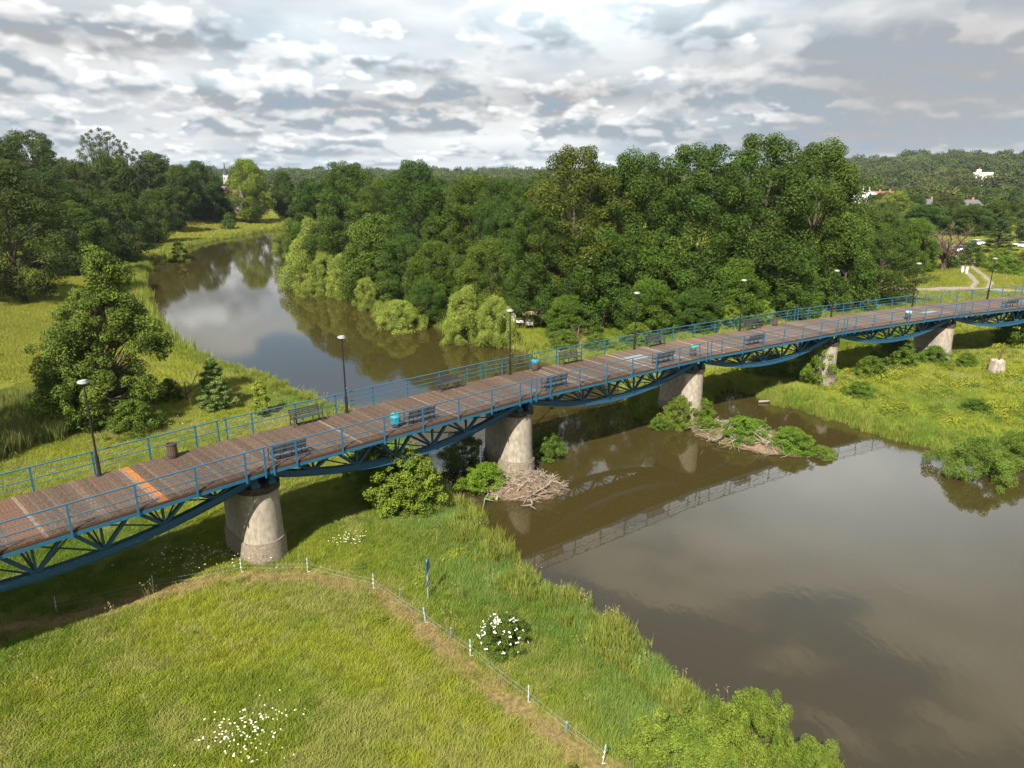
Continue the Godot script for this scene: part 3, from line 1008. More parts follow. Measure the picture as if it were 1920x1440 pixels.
func ground_things() -> void:
	var white := mat("stake_white", lin(0.50, 0.50, 0.48), 0.5)
	var cyan := mat("stake_clip_blue", lin(0.05, 0.30, 0.50), 0.5)
	var stakes := [[-20.5, -27.7, "in the bridge shadow at the picture's edge", 0.10], [-16.9, -29.3, "in the bridge shadow, with a turquoise upper half", 0.08], [-13.3, -30.8, "leaning beside the foot of the first big pier", 0.05], [-10.1, -31.0, "in the bare patch just past the first big pier", 0.03],
		[-6.6, -29.6, "between the first big pier and the blue sign", 0.05], [-3.8, -27.0, "leaning, nearest the blue sign", -0.12], [-1.7, -24.6, "just before the white-flowering rose bush", 0.0], [0.6, -22.0, "past the rose bush, second from the lower end", 0.02], [3.0, -19.1, "at the lower end of the row beside the willow scrub", 0.14]]
	var tops: Array[Vector3] = []
	for k in stakes.size():
		var st: Array = stakes[k]
		var o := thing("fence_stake", "thin white fence stake " + st[2], "fence stake", on_ground(st[0], st[1]), 0.0, "white stakes of the pasture fence")
		var tip := Vector3(st[3] * 0.7, 0.82, 0.03)
		rod(o, "rod", Vector3(0, -0.2, 0), tip, 0.014, white, 6)
		rod(o, "foot_peg", Vector3(0.0, 0.03, 0), Vector3(0.12, 0.03, 0), 0.012, white, 5)
		var clips := [0.35, 0.62, 0.88]
		for c in clips:
			rod(o, "clip", tip * c + Vector3(-0.03, 0, 0), tip * c + Vector3(0.03, 0, 0), 0.026, cyan if (k % 2 == 1 or c > 0.8) else white, 5)
		tops.append(o.position + tip)
	var wire := mat("fence_wire", lin(0.35, 0.45, 0.50), 0.5)
	for level in [0.62, 0.35]:
		var s := Shape.new()
		for k in tops.size() - 1:
			var a := tops[k] - Vector3(0, 0.82 * (1.0 - level), 0)
			var b := tops[k + 1] - Vector3(0, 0.82 * (1.0 - level), 0)
			var mid := (a + b) * 0.5 - Vector3(0, 0.05, 0)
			s.tube([a, mid, b], [0.0022, 0.0022, 0.0022], 4, Color.WHITE, false)
		top_mesh("fence_wire", s.mesh(), wire, ("upper" if level > 0.5 else "lower") + " thin fence cord strung between the white stakes", "wire", "", "cords of the pasture fence")
	for p in [[-5.2, -28.7], [-2.6, -25.8], [1.9, -20.5]]:
		var o := thing("net_post", "short slim blue net post in the trampled strip" + (" by the blue sign" if p[0] < -5.0 else " near the rose bush" if p[0] < 0.0 else " by the lower stakes"), "post", on_ground(p[0], p[1]))
		rod(o, "rod", Vector3(0, -0.1, 0), Vector3(0.02, 0.55, 0), 0.014, mat("net_post_blue", lin(0.10, 0.22, 0.36), 0.5), 6)
		rod(o, "clip", Vector3(-0.02, 0.5, 0), Vector3(0.06, 0.5, 0), 0.012, wire, 5)
	# the river sign, seen almost edge on
	var sg := thing("river_sign", "narrow blue and white sign board on a grey steel post near the bank", "sign", on_ground(-3.9, -28.8), deg_to_rad(82.0))
	var steel := mat("sign_post_grey", lin(0.33, 0.36, 0.40), 0.4, 0.4)
	rod(sg, "post", Vector3(0, -0.3, 0), Vector3(0, 2.02, 0), 0.032, steel, 10)
	var navy := mat("sign_navy", lin(0.012, 0.085, 0.20), 0.4)
	var pale := mat("sign_white", lin(0.55, 0.60, 0.66), 0.4)
	bar(sg, "board", Vector3(-0.28, 1.68, 0.045), Vector3(0.28, 1.68, 0.045), 0.02, 0.66, navy)
	bar(sg, "white_band", Vector3(-0.27, 1.40, 0.0575), Vector3(0.27, 1.40, 0.0575), 0.004, 0.09, pale)
	bar(sg, "red_mark", Vector3(-0.03, 1.66, 0.0575), Vector3(0.05, 1.66, 0.0575), 0.004, 0.20, mat("sign_red", lin(0.45, 0.05, 0.04), 0.4))
	bar(sg, "lower_board", Vector3(-0.26, 0.88, 0.045), Vector3(0.26, 0.88, 0.045), 0.02, 0.30, mat("sign_slate", lin(0.10, 0.15, 0.25), 0.4))
	bar(sg, "lower_mark", Vector3(-0.12, 0.84, 0.0575), Vector3(0.14, 0.84, 0.0575), 0.004, 0.14, pale)
	for y in [0.88, 1.55, 1.85]:
		bar(sg, "clamp", Vector3(-0.05, y, 0.025), Vector3(0.05, y, 0.025), 0.03, 0.04, steel)
	# water gauge in front of the second pier
	var gp := on_deck(2, -0.6, -2.55, -1.0) + Vector3(-1.35, 0, 1.3)
	var gauge := thing("water_gauge", "striped black and white water level staff at the pier with driftwood", "gauge", Vector3(gp.x, 0, gp.z), 0.5)
	bar(gauge, "board", Vector3(0, -0.8, 0), Vector3(0, 2.3, 0), 0.03, 0.16, mat("gauge_white", lin(0.45, 0.5, 0.58), 0.5))
	for k in 9:
		bar(gauge, "mark", Vector3(-0.03 + 0.055, 0.30 + k * 0.22, 0.0175), Vector3(0.075, 0.30 + k * 0.22, 0.0175), 0.004, 0.11, mat("gauge_black", lin(0.01, 0.01, 0.012), 0.5))
	# notice boards under the oaks
	var timber := mat("board_timber", lin(0.20, 0.10, 0.055), 0.8)
	var roof_m := mat("board_roof", lin(0.33, 0.25, 0.16), 0.85)
	var paper := mat("board_white", lin(0.80, 0.80, 0.78), 0.5)
	var info := thing("notice_board", "roofed timber notice board with a white and dark green panel under the oaks", "notice board", on_ground(2.2, -88.2), 0.05)
	for x in [-0.55, 0.55]:
		bar(info, "post", Vector3(x, -0.2, 0), Vector3(x, 2.0, 0), 0.1, 0.1, timber)
	bar(info, "panel", Vector3(-0.48, 0.98, 0.03), Vector3(0.48, 0.98, 0.03), 0.03, 0.86, paper)
	bar(info, "green_header", Vector3(-0.47, 1.64, 0.03), Vector3(0.47, 1.64, 0.03), 0.03, 0.42, mat("board_green", lin(0.05, 0.14, 0.11), 0.5))
	bar(info, "dark_picture", Vector3(0.26, 1.55, 0.05), Vector3(0.40, 1.55, 0.05), 0.01, 0.3, mat("board_dark", lin(0.02, 0.02, 0.02), 0.5))
	for k in 9:
		for side in [-1.0, 1.0]:
			bar(info, "roof_slat", Vector3(-0.84 + 0.21 * k - 0.10, 2.13, side * 0.30), Vector3(-0.84 + 0.21 * k + 0.10, 2.13, side * 0.30), 0.72, 0.03, roof_m, Vector3(0, 1, side * 0.55).normalized())
	for q in [[0.2, -90.3, 0.62, 0.9, "small white notice board on posts, the one nearer the roofed board"], [-0.9, -91.2, 0.55, 0.8, "small grey-white notice board on posts, half hidden by willow leaves"]]:
		var nb := thing("small_board", q[4], "notice board", on_ground(q[0], q[1]), 0.1)
		for x in [-q[2] * 0.5, q[2] * 0.5]:
			bar(nb, "post", Vector3(x, -0.2, 0), Vector3(x, 1.75, 0), 0.08, 0.08, timber)
		bar(nb, "panel", Vector3(-q[2] * 0.45, 1.25, 0.05), Vector3(q[2] * 0.45, 1.25, 0.05), 0.03, q[3], paper)
		bar(nb, "printed_sheet", Vector3(-q[2] * 0.32, 1.35, 0.07), Vector3(q[2] * 0.32, 1.35, 0.07), 0.006, q[3] * 0.5, mat("board_blue_print", lin(0.30, 0.42, 0.42), 0.5))
		bar(nb, "shelf", Vector3(-q[2] * 0.5, 0.72, 0.12), Vector3(q[2] * 0.5, 0.72, 0.12), 0.12, 0.05, paper)
	var tb := thing("map_table", "low white map table between the notice boards", "table", on_ground(1.0, -88.8), 0.1)
	bar(tb, "top", Vector3(-0.45, 0.85, 0), Vector3(0.45, 0.85, 0), 0.5, 0.05, paper, Vector3(0, 1, 0.5).normalized())
	for x in [-0.32, 0.32]:
		bar(tb, "leg", Vector3(x, -0.2, 0), Vector3(x, 0.83, 0), 0.08, 0.08, timber)
	# broken stump of an older pier
	var st := thing("concrete_stump", "broken pale concrete stump with a rusty iron bar sticking out", "concrete stump", on_ground(47.4, -67.0), 0.3)
	var s2 := Shape.new()
	var g := RandomNumberGenerator.new()
	g.seed = 3
	var ring := 14
	for lev in [[-0.4, 0.78], [0.5, 0.72], [1.35, 0.66], [1.42, 0.4]]:
		for k in ring:
			var a := TAU * k / ring
			var q: float = lev[1] * (1.0 + g.randf_range(-0.06, 0.06))
			s2.v.append(Vector3(cos(a) * q, lev[0] + (g.randf_range(-0.12, 0.12) if lev[0] > 1.0 else 0.0), sin(a) * q))
	for j in 3:
		for k in ring:
			var a := j * ring + k
			var b := j * ring + (k + 1) % ring
			s2.i.append_array(PackedInt32Array([a, b, a + ring, b, b + ring, a + ring]))
	var k0 := s2.v.size()
	s2.v.append(Vector3(0, 1.4, 0))
	for k in ring: s2.i.append_array(PackedInt32Array([k0, 3 * ring + k, 3 * ring + (k + 1) % ring]))
	part(st, "stump", s2.mesh(), mats["pier_concrete"])
	bar(st, "iron_bar", Vector3(0.1, 1.2, 0), Vector3(0.25, 2.5, 0.05), 0.10, 0.16, mat("rust", lin(0.10, 0.05, 0.035), 0.9))
	# two white barrier boards on the dirt track
	for k in 2:
		var bb := thing("track_barrier", "white board of the pair across the dirt track, the " + ("nearer the dead tree" if k == 0 else "farther from the dead tree"), "barrier", on_ground(86.6 + k * 0.9, -137.0), 0.0)
		bar(bb, "board", Vector3(-0.18, 0.75, 0), Vector3(0.18, 0.75, 0), 0.05, 1.3, mat("barrier_white", lin(0.7, 0.7, 0.7), 0.5))
		bar(bb, "foot", Vector3(-0.25, 0.05, 0), Vector3(0.25, 0.05, 0), 0.4, 0.12, mat("barrier_grey", lin(0.3, 0.3, 0.3), 0.8))

func ribbon(called: String, pts: Array, width: float, m: Material, label: String) -> void:
	# a strip of bare ground laid over the turf
	var s := Shape.new()
	var line := PackedVector2Array()
	for p in pts: line.append(Vector2(p[0], p[1]))
	roads.append([line, width * 0.5])
	var c := Curve3D.new()
	for p in pts: c.add_point(Vector3(p[0], 0, p[1]))
	var n := 60
	var g := RandomNumberGenerator.new()
	g.seed = 12
	for k in n + 1:
		var L := c.get_baked_length()
		var p := c.sample_baked(L * k / n)
		var q := c.sample_baked(minf(L * k / n + 0.3, L))
		var q0 := c.sample_baked(maxf(L * k / n - 0.3, 0))
		var side := (q - q0).cross(Vector3.UP).normalized()
		for e in 5:
			var off := (e / 4.0 - 0.5) * width * (1.0 + (g.randf_range(-0.15, 0.15) if e in [0, 4] else 0.0))
			var v := p + side * off
			v.y = height(v.x, v.z) + (0.10 if e in [1, 2, 3] else 0.015)
			s.v.append(v)
			s.n.append(Vector3.UP)
	for k in n:
		for e in 4:
			var a := k * 5 + e
			s.i.append_array(PackedInt32Array([a, a + 5, a + 1, a + 1, a + 5, a + 6]))
	top_mesh(called, s.mesh(), m, label, "path", "structure")

func crooked(g: RandomNumberGenerator, a: Vector3, d: Vector3, length: float, r: float, bend: float) -> Shape:
	var s := Shape.new()
	var pts := [a]
	var rr := [r]
	var n := 5
	var p := a
	for k in n:
		d = (d + Vector3(g.randfn(), g.randfn() * 0.6, g.randfn()) * bend).normalized()
		p += d * length / n
		pts.append(p)
		rr.append(r * lerpf(0.92, 0.25, (k + 1.0) / n))
	var tone := g.randf_range(0.4, 0.95)
	var col := Color(0.27, 0.20, 0.14).lerp(Color(0.40, 0.35, 0.30), g.randf()) * tone
	s.tube(pts, rr, 6, Color(col.r, col.g, col.b))
	if length > 1.2:   # a fork
		var q: Vector3 = pts[3]
		var e := (d + Vector3(g.randfn(), absf(g.randfn()), g.randfn()) * 0.8).normalized()
		s.tube([q, q + e * length * 0.18, q + e * length * 0.3 + Vector3(0, 0.05, 0)], [r * 0.5, r * 0.35, r * 0.12], 5, Color(col.r, col.g, col.b))
	return s

func driftwood(label: String, cx: float, cz: float, rx: float, rz: float, turn: float, hgt: float, count: int, seed_: int) -> void:
	var o := thing("driftwood_pile", label, "driftwood pile", Vector3(cx, 0, cz), turn)
	var g := RandomNumberGenerator.new()
	g.seed = seed_
	# caked silt and litter under the branches
	var s := Shape.new()
	var rings := 9
	var per := 28
	for j in rings:
		var t := float(j) / (rings - 1)
		for k in per:
			var a := TAU * k / per
			var wob := 1.0 + 0.22 * n_mid.get_noise_2d(cos(a) * 30.0 + seed_ * 9.0, sin(a) * 30.0)
			var q := (1.0 - t) * wob
			s.v.append(Vector3(cos(a) * rx * q, -0.35 + hgt * 0.75 * pow(t, 0.6) + g.randf_range(-0.05, 0.07), sin(a) * rz * q))
			var c := Color(0.095, 0.066, 0.040).lerp(Color(0.17, 0.12, 0.075), g.randf()) * g.randf_range(0.7, 1.2)
			s.c.append(Color(c.r, c.g, c.b))
	for j in rings - 1:
		for k in per:
			var a := j * per + k
			var b := j * per + (k + 1) % per
			s.i.append_array(PackedInt32Array([a, b, a + per, b, b + per, a + per]))
	part(o, "silt_bed", s.mesh(), wood_mat())
	for k in count:
		var a := g.randf() * TAU
		var q := sqrt(g.randf())
		var at := Vector3(cos(a) * rx * q * 0.85, 0.0, sin(a) * rz * q * 0.85)
		at.y = 0.05 + hgt * 0.62 * (1.0 - q) + g.randf_range(0.0, 0.18)
		var dir := Vector3(g.randfn() * 1.3, g.randf_range(-0.1, 0.35), g.randfn() * 0.7).normalized()
		if k % 9 == 0: dir = Vector3(g.randfn() * 0.6, 1.0, g.randfn() * 0.6).normalized()
		var length := g.randf_range(0.5, 1.5)
		var r := g.randf_range(0.014, 0.04)
		if k < 6:
			length = g.randf_range(1.8, 3.2)
			r = g.randf_range(0.06, 0.11)
		part(o, "log" if k < 6 else "branch", crooked(g, at - dir * length * 0.4, dir, length, r, 0.34).mesh(), wood_mat())
	# matted twigs, bark and dead stalks
	var mat_ := Shape.new()
	for k in 420:
		var a := g.randf() * TAU
		var q := sqrt(g.randf())
		var at := Vector3(cos(a) * rx * q, 0.0, sin(a) * rz * q)
		at.y = -0.05 + hgt * 0.66 * (1.0 - q * q) + g.randf_range(-0.05, 0.22)
		var dir := Vector3(g.randfn(), g.randfn() * 0.35, g.randfn()).normalized() * g.randf_range(0.15, 0.55)
		var c := Color(0.10, 0.075, 0.05).lerp(Color(0.40, 0.34, 0.27), g.randf())
		mat_.tube([at - dir, at + dir * 0.2 + Vector3(0, 0.03, 0), at + dir], [0.014, 0.012, 0.005], 4, c, false)
	part(o, "matted_twigs", mat_.mesh(), wood_mat()).set_meta("kind", "stuff")

# ------------------------------------------------------------------ grass and other growth too fine to count
func tuft(seed_: int, blades: int, rad: float, h0: float, h1: float, width: float, lean: float) -> Shape:
	var g := RandomNumberGenerator.new()
	g.seed = seed_
	var s := Shape.new()
	for k in blades:
		var a := g.randf() * TAU
		var q := sqrt(g.randf()) * rad
		var p := Vector3(cos(a) * q, -0.03, sin(a) * q)
		var hh := g.randf_range(h0, h1)
		var la := g.randf() * TAU
		var ln := Vector3(cos(la), 0, sin(la)) * lean * g.randf_range(0.3, 1.2) * hh + Vector3(0.16, 0, -0.10) * hh
		var wa := g.randf() * TAU
		var w := Vector3(cos(wa), 0, sin(wa)) * width * 0.5 * g.randf_range(0.7, 1.3)
		var mid := p + Vector3(0, hh * 0.6, 0) + ln * 0.4
		var tip := p + Vector3(0, hh, 0) + ln
		var v := g.randf_range(0.72, 1.28)
		var col := Color(v * g.randf_range(0.92, 1.12), v, v * g.randf_range(0.8, 1.2))
		var b := s.v.size()
		s.v.append(p - w); s.v.append(p + w); s.v.append(mid + w * 0.8); s.v.append(mid - w * 0.8); s.v.append(tip)
		for j in 5: s.c.append(col)
		s.i.append_array(PackedInt32Array([b, b + 1, b + 2, b, b + 2, b + 3, b + 3, b + 2, b + 4]))
	return s

func seed_tuft(seed_: int, blades: int, rad: float, h0: float, h1: float) -> Shape:
	# flowering stalks with pale heads
	var g := RandomNumberGenerator.new()
	g.seed = seed_
	var s := Shape.new()
	for k in blades:
		var a := g.randf() * TAU
		var q := sqrt(g.randf()) * rad
		var p := Vector3(cos(a) * q, 0, sin(a) * q)
		var hh := g.randf_range(h0, h1)
		var tip := p + Vector3(g.randfn() * 0.12 + 0.1, 1.0, g.randfn() * 0.12 - 0.05) * hh
		var w := Vector3(0.006, 0, 0.004)
		var b := s.v.size()
		s.v.append(p - w); s.v.append(p + w); s.v.append(tip)
		for j in 3: s.c.append(Color(0.24, 0.23, 0.07))
		s.i.append_array(PackedInt32Array([b, b + 1, b + 2]))
		for j in 3:
			add_leaf(s, tip + Vector3(g.randfn(), g.randfn(), g.randfn()) * 0.02, Vector3(g.randfn(), 0.3, g.randfn()).normalized(), 0.085, 0.022, Color(0.34, 0.255, 0.13) * g.randf_range(0.8, 1.2), g)
	return s

func scatter(called: String, mesh: Mesh, m: Material, xfs: Array, cols: Array, label: String, category: String) -> void:
	if xfs.is_empty(): return
	var mm := MultiMesh.new()
	mm.transform_format = MultiMesh.TRANSFORM_3D
	mm.use_colors = true
	mm.mesh = mesh
	mm.instance_count = xfs.size()
	for k in xfs.size():
		mm.set_instance_transform(k, xfs[k])
		mm.set_instance_color(k, cols[k])
	var o := MultiMeshInstance3D.new()
	o.name = uniq(called)
	o.multimesh = mm
	o.material_override = m
	add_child(o)
	tag(o, label, category, "", "stuff")

func seen(x: float, z: float) -> bool:
	# leave out what lies far to the side of, or behind, the stretch of land that was photographed
	return z < -9.0 and absf(x) < -z * 0.86 + 7.0

func grow(called: String, mesh: Mesh, m: Material, x0: float, x1: float, z0: float, z1: float, step: float, scale: float, tall: float, seed_: int, rule: String, label: String, category: String) -> void:
	var g := RandomNumberGenerator.new()
	g.seed = seed_
	var xfs := []
	var cols := []
	var z := z0
	while z < z1:
		var x := x0
		while x < x1:
			var px := x + g.randf_range(-0.5, 0.5) * step
			var pz := z + g.randf_range(-0.5, 0.5) * step
			x += step
			var roll := g.randf()
			if not seen(px, pz): continue
			var s := shore(px, pz)
			var keep := s > 0.1
			if px > 55.0 and pz < -95.0 and pz > -190.0:
				for rd in roads:
					if dist_track(px, pz, rd[0]) < rd[1] + scale * 0.35: keep = false
			var free := keep
			var k := scale
			var ky := tall
			var c := grass_color(px, pz)
			match rule:
				"meadow":
					var dry := dryness(px, pz)
					if roll < dry * 0.7: keep = false
					ky *= lerpf(1.0, 0.45, dry) * (1.0 + 0.35 * n_mid.get_noise_2d(px * 1.4, pz * 1.4))
					if s < 5.0: ky *= 1.35
				"reed":
					var nn := n_mid.get_noise_2d(px * 2.0 + 300.0, pz * 2.0)
					keep = s > -0.35 and s < 2.3 and nn > -0.06
					c = Color(0.120, 0.175, 0.022).lerp(Color(0.20, 0.22, 0.04), clampf(0.4 + nn, 0, 1))
					ky *= 1.0 + nn
				"bed":
					keep = Vector2((px + 38.5) / 5.5, (pz + 53.0) / 9.0).length() < 1.0 + 0.5 * n_mid.get_noise_2d(px, pz)
					c = Color(0.16, 0.155, 0.055).lerp(Color(0.13, 0.17, 0.03), roll)
				"weed":
					var nn := n_mid.get_noise_2d(px * 1.1 + 120.0, pz * 1.1)
					keep = s > 0.2 and nn > -0.14 and roll < 0.42 + nn
					if px < 8.0: keep = keep and s < 9.0 and dryness(px, pz) < 0.1 and roll < 0.22
					c = Color(0.075, 0.125, 0.012).lerp(Color(0.21, 0.23, 0.022), clampf(0.4 + 1.8 * n_fine.get_noise_2d(px, pz) + 0.8 * nn, 0, 1))
					k *= 0.7 + 0.9 * roll
					ky = k
				"tussock":
					var nn := n_fine.get_noise_2d(px * 0.7 + 44.0, pz * 0.7)
					keep = s > 0.4 and roll < 0.16 + nn * 0.8 and dryness(px, pz) < 0.3
					c = c.lerp(Color(0.10, 0.155, 0.016), 0.5) if g.randf() < 0.5 else c.lerp(C_STRAW, 0.7)
					k *= 0.7 + roll
				"herb":
					var nn := n_mid.get_noise_2d(px * 1.6 + 20.0, pz * 1.6 + 9.0)
					keep = s > 1.0 and nn > 0.12 and roll < 0.5 and dryness(px, pz) < 0.2
					c = Color(0.075, 0.135, 0.014).lerp(Color(0.16, 0.20, 0.02), roll * 2.0)
				"stalk":
					keep = s > 0.2 and (s < 1.6 and roll < 0.2 or n_fine.get_noise_2d(px * 0.6, pz * 0.6) > 0.22 and roll < 0.16)
					c = Color.WHITE
			if not keep or (not free and rule == "meadow"): continue
			var b := Basis(Vector3.UP, g.randf_range(-0.9, 0.9) if rule == "meadow" else g.randf() * TAU)
			var v := g.randf_range(0.85, 1.15)
			xfs.append(Transform3D(Basis(b.x * k, b.y * ky * g.randf_range(0.75, 1.25), b.z * k), Vector3(px, height(px, pz), pz)))
			cols.append(Color(c.r * v, c.g * v, c.b * v))
		z += step
	scatter(called, mesh, m, xfs, cols, label, category)

func meadows() -> void:
	var gm := leaf_mat("grass_blades", Color.WHITE, 0.45, 0.6)
	grow("meadow_grass", tuft(1, 62, 0.24, 0.10, 0.30, 0.018, 0.95).mesh(), gm, -46, 14, -64, -9, 0.27, 1.0, 1.0, 51, "meadow", "tall hay grass on the meadow below the bridge", "grass")
	grow("bank_grass", tuft(2, 60, 0.30, 0.15, 0.42, 0.022, 0.9).mesh(), gm, 9, 62, -76, -40, 0.34, 1.0, 1.0, 52, "meadow", "bright rank grass on the far bank", "grass")
	grow("upstream_grass", tuft(3, 60, 0.55, 0.15, 0.42, 0.04, 0.9).mesh(), gm, -112, 95, -160, -64, 0.72, 1.0, 1.0, 53, "meadow", "grass on the banks and fields beyond the bridge", "grass")
	grow("far_grass", tuft(4, 60, 1.2, 0.2, 0.5, 0.10, 0.9).mesh(), gm, -180, 215, -330, -160, 1.7, 1.0, 1.0, 54, "meadow", "hay grass of the distant meadows", "grass")
	grow("reeds", tuft(5, 34, 0.24, 0.3, 0.75, 0.028, 0.5).mesh(), gm, -40, 46, -75, -14, 0.36, 1.0, 1.0, 55, "reed", "strips of reed and sedge along the water's edge", "reeds")
	grow("reed_bed", tuft(8, 30, 0.3, 0.9, 1.9, 0.034, 0.25).mesh(), gm, -46, -33, -64, -43, 0.38, 1.0, 1.0, 60, "bed", "dark reed bed in the shade left of the alder", "reeds")
	grow("far_reeds", tuft(6, 26, 0.5, 0.6, 1.3, 0.06, 0.22).mesh(), gm, -112, 20, -300, -75, 0.9, 1.0, 1.0, 56, "reed", "reeds along the upstream banks", "reeds")
	var weed := leaves([[Vector3(0, 0.22, 0), Vector3(0.36, 0.28, 0.36)], [Vector3(0.3, 0.15, 0.1), Vector3(0.25, 0.2, 0.25)], [Vector3(-0.2, 0.16, 0.25), Vector3(0.28, 0.22, 0.28)]], 170, 0.12, Color(0.8, 0.8, 0.8), Color(1.15, 1.1, 1.0), 5, 0.6, 0.6, 0.5)
	grow("weeds", weed.mesh(), gm, 9, 62, -78, -42, 0.62, 1.0, 1.0, 57, "weed", "nettles and leafy weeds overgrowing the far bank", "weeds")
	grow("bank_weeds", weed.mesh(), gm, -40, 10, -66, -14, 0.8, 0.9, 0.9, 58, "weed", "leafy weeds dotted along the meadow bank", "weeds")
	grow("tussocks", tuft(9, 40, 0.16, 0.18, 0.46, 0.016, 0.8).mesh(), gm, -44, 12, -62, -11, 0.62, 1.0, 1.0, 62, "tussock", "coarser tussocks standing in the hay meadow", "grass")
	grow("meadow_herbs", weed.mesh(), gm, -26, 6, -36, -11, 0.9, 0.42, 0.42, 63, "herb", "dock and clover leaves among the meadow grass", "weeds")
	var sm := leaf_mat("seed_heads", Color.WHITE, 0.3, 0.7)
	grow("grass_stalks", seed_tuft(7, 9, 0.22, 0.6, 1.05).mesh(), sm, -42, 14, -60, -12, 0.55, 1.0, 1.0, 59, "stalk", "tan flowering grass stalks standing above the meadow", "grass")
	# white flowers
	var fl := Shape.new()
	var g := RandomNumberGenerator.new()
	g.seed = 61
	for k in 4:
		var p := Vector3(g.randf_range(-0.05, 0.05), g.randf_range(-0.03, 0.03), g.randf_range(-0.05, 0.05))
		for j in 6:
			var a := TAU * j / 6.0
			var b := fl.v.size()
			fl.v.append(p); fl.v.append(p + Vector3(cos(a) * 0.034, 0.006, sin(a) * 0.034)); fl.v.append(p + Vector3(cos(a + 0.9) * 0.034, 0.006, sin(a + 0.9) * 0.034))
			for q in 3: fl.c.append(Color(1, 1, 1) if q > 0 else Color(0.9, 0.8, 0.3))
			fl.i.append_array(PackedInt32Array([b, b + 1, b + 2]))
	var fm := leaf_mat("petals", lin(0.62, 0.62, 0.57), 0.2, 0.7)
	var spots := [[-9.1, -19.9, 1.35, 1.4, 130, "daisies scattered in the hay meadow"], [-15.3, -31.6, 2.6, 1.2, 110, "white umbels in the shade beside the first big pier"], [-8.6, -33.6, 0.9, 0.7, 45, "white umbels in the sun behind the first big pier"], [-27.5, -51.5, 3.0, 1.2, 40, "white umbels by the foreground alder"], [44.0, -62.0, 6.0, 4.0, 60, "white blossoms among the far bank weeds"]]
	for sp in spots:
		var xfs := []
		var cols := []
		for k in sp[4]:
			var x: float = sp[0] + g.randfn() * sp[2] * 0.6
			var z: float = sp[1] + g.randfn() * sp[3] * 0.6
			if shore(x, z) < 0.3: continue
			var sc := g.randf_range(0.35, 0.8)
			xfs.append(Transform3D(Basis(Vector3.UP, g.randf() * TAU).scaled(Vector3.ONE * sc), Vector3(x, height(x, z) + g.randf_range(0.33, 0.55), z)))
			cols.append(Color.WHITE)
		scatter("white_flowers", fl.mesh(), fm, xfs, cols, sp[5], "flowers")
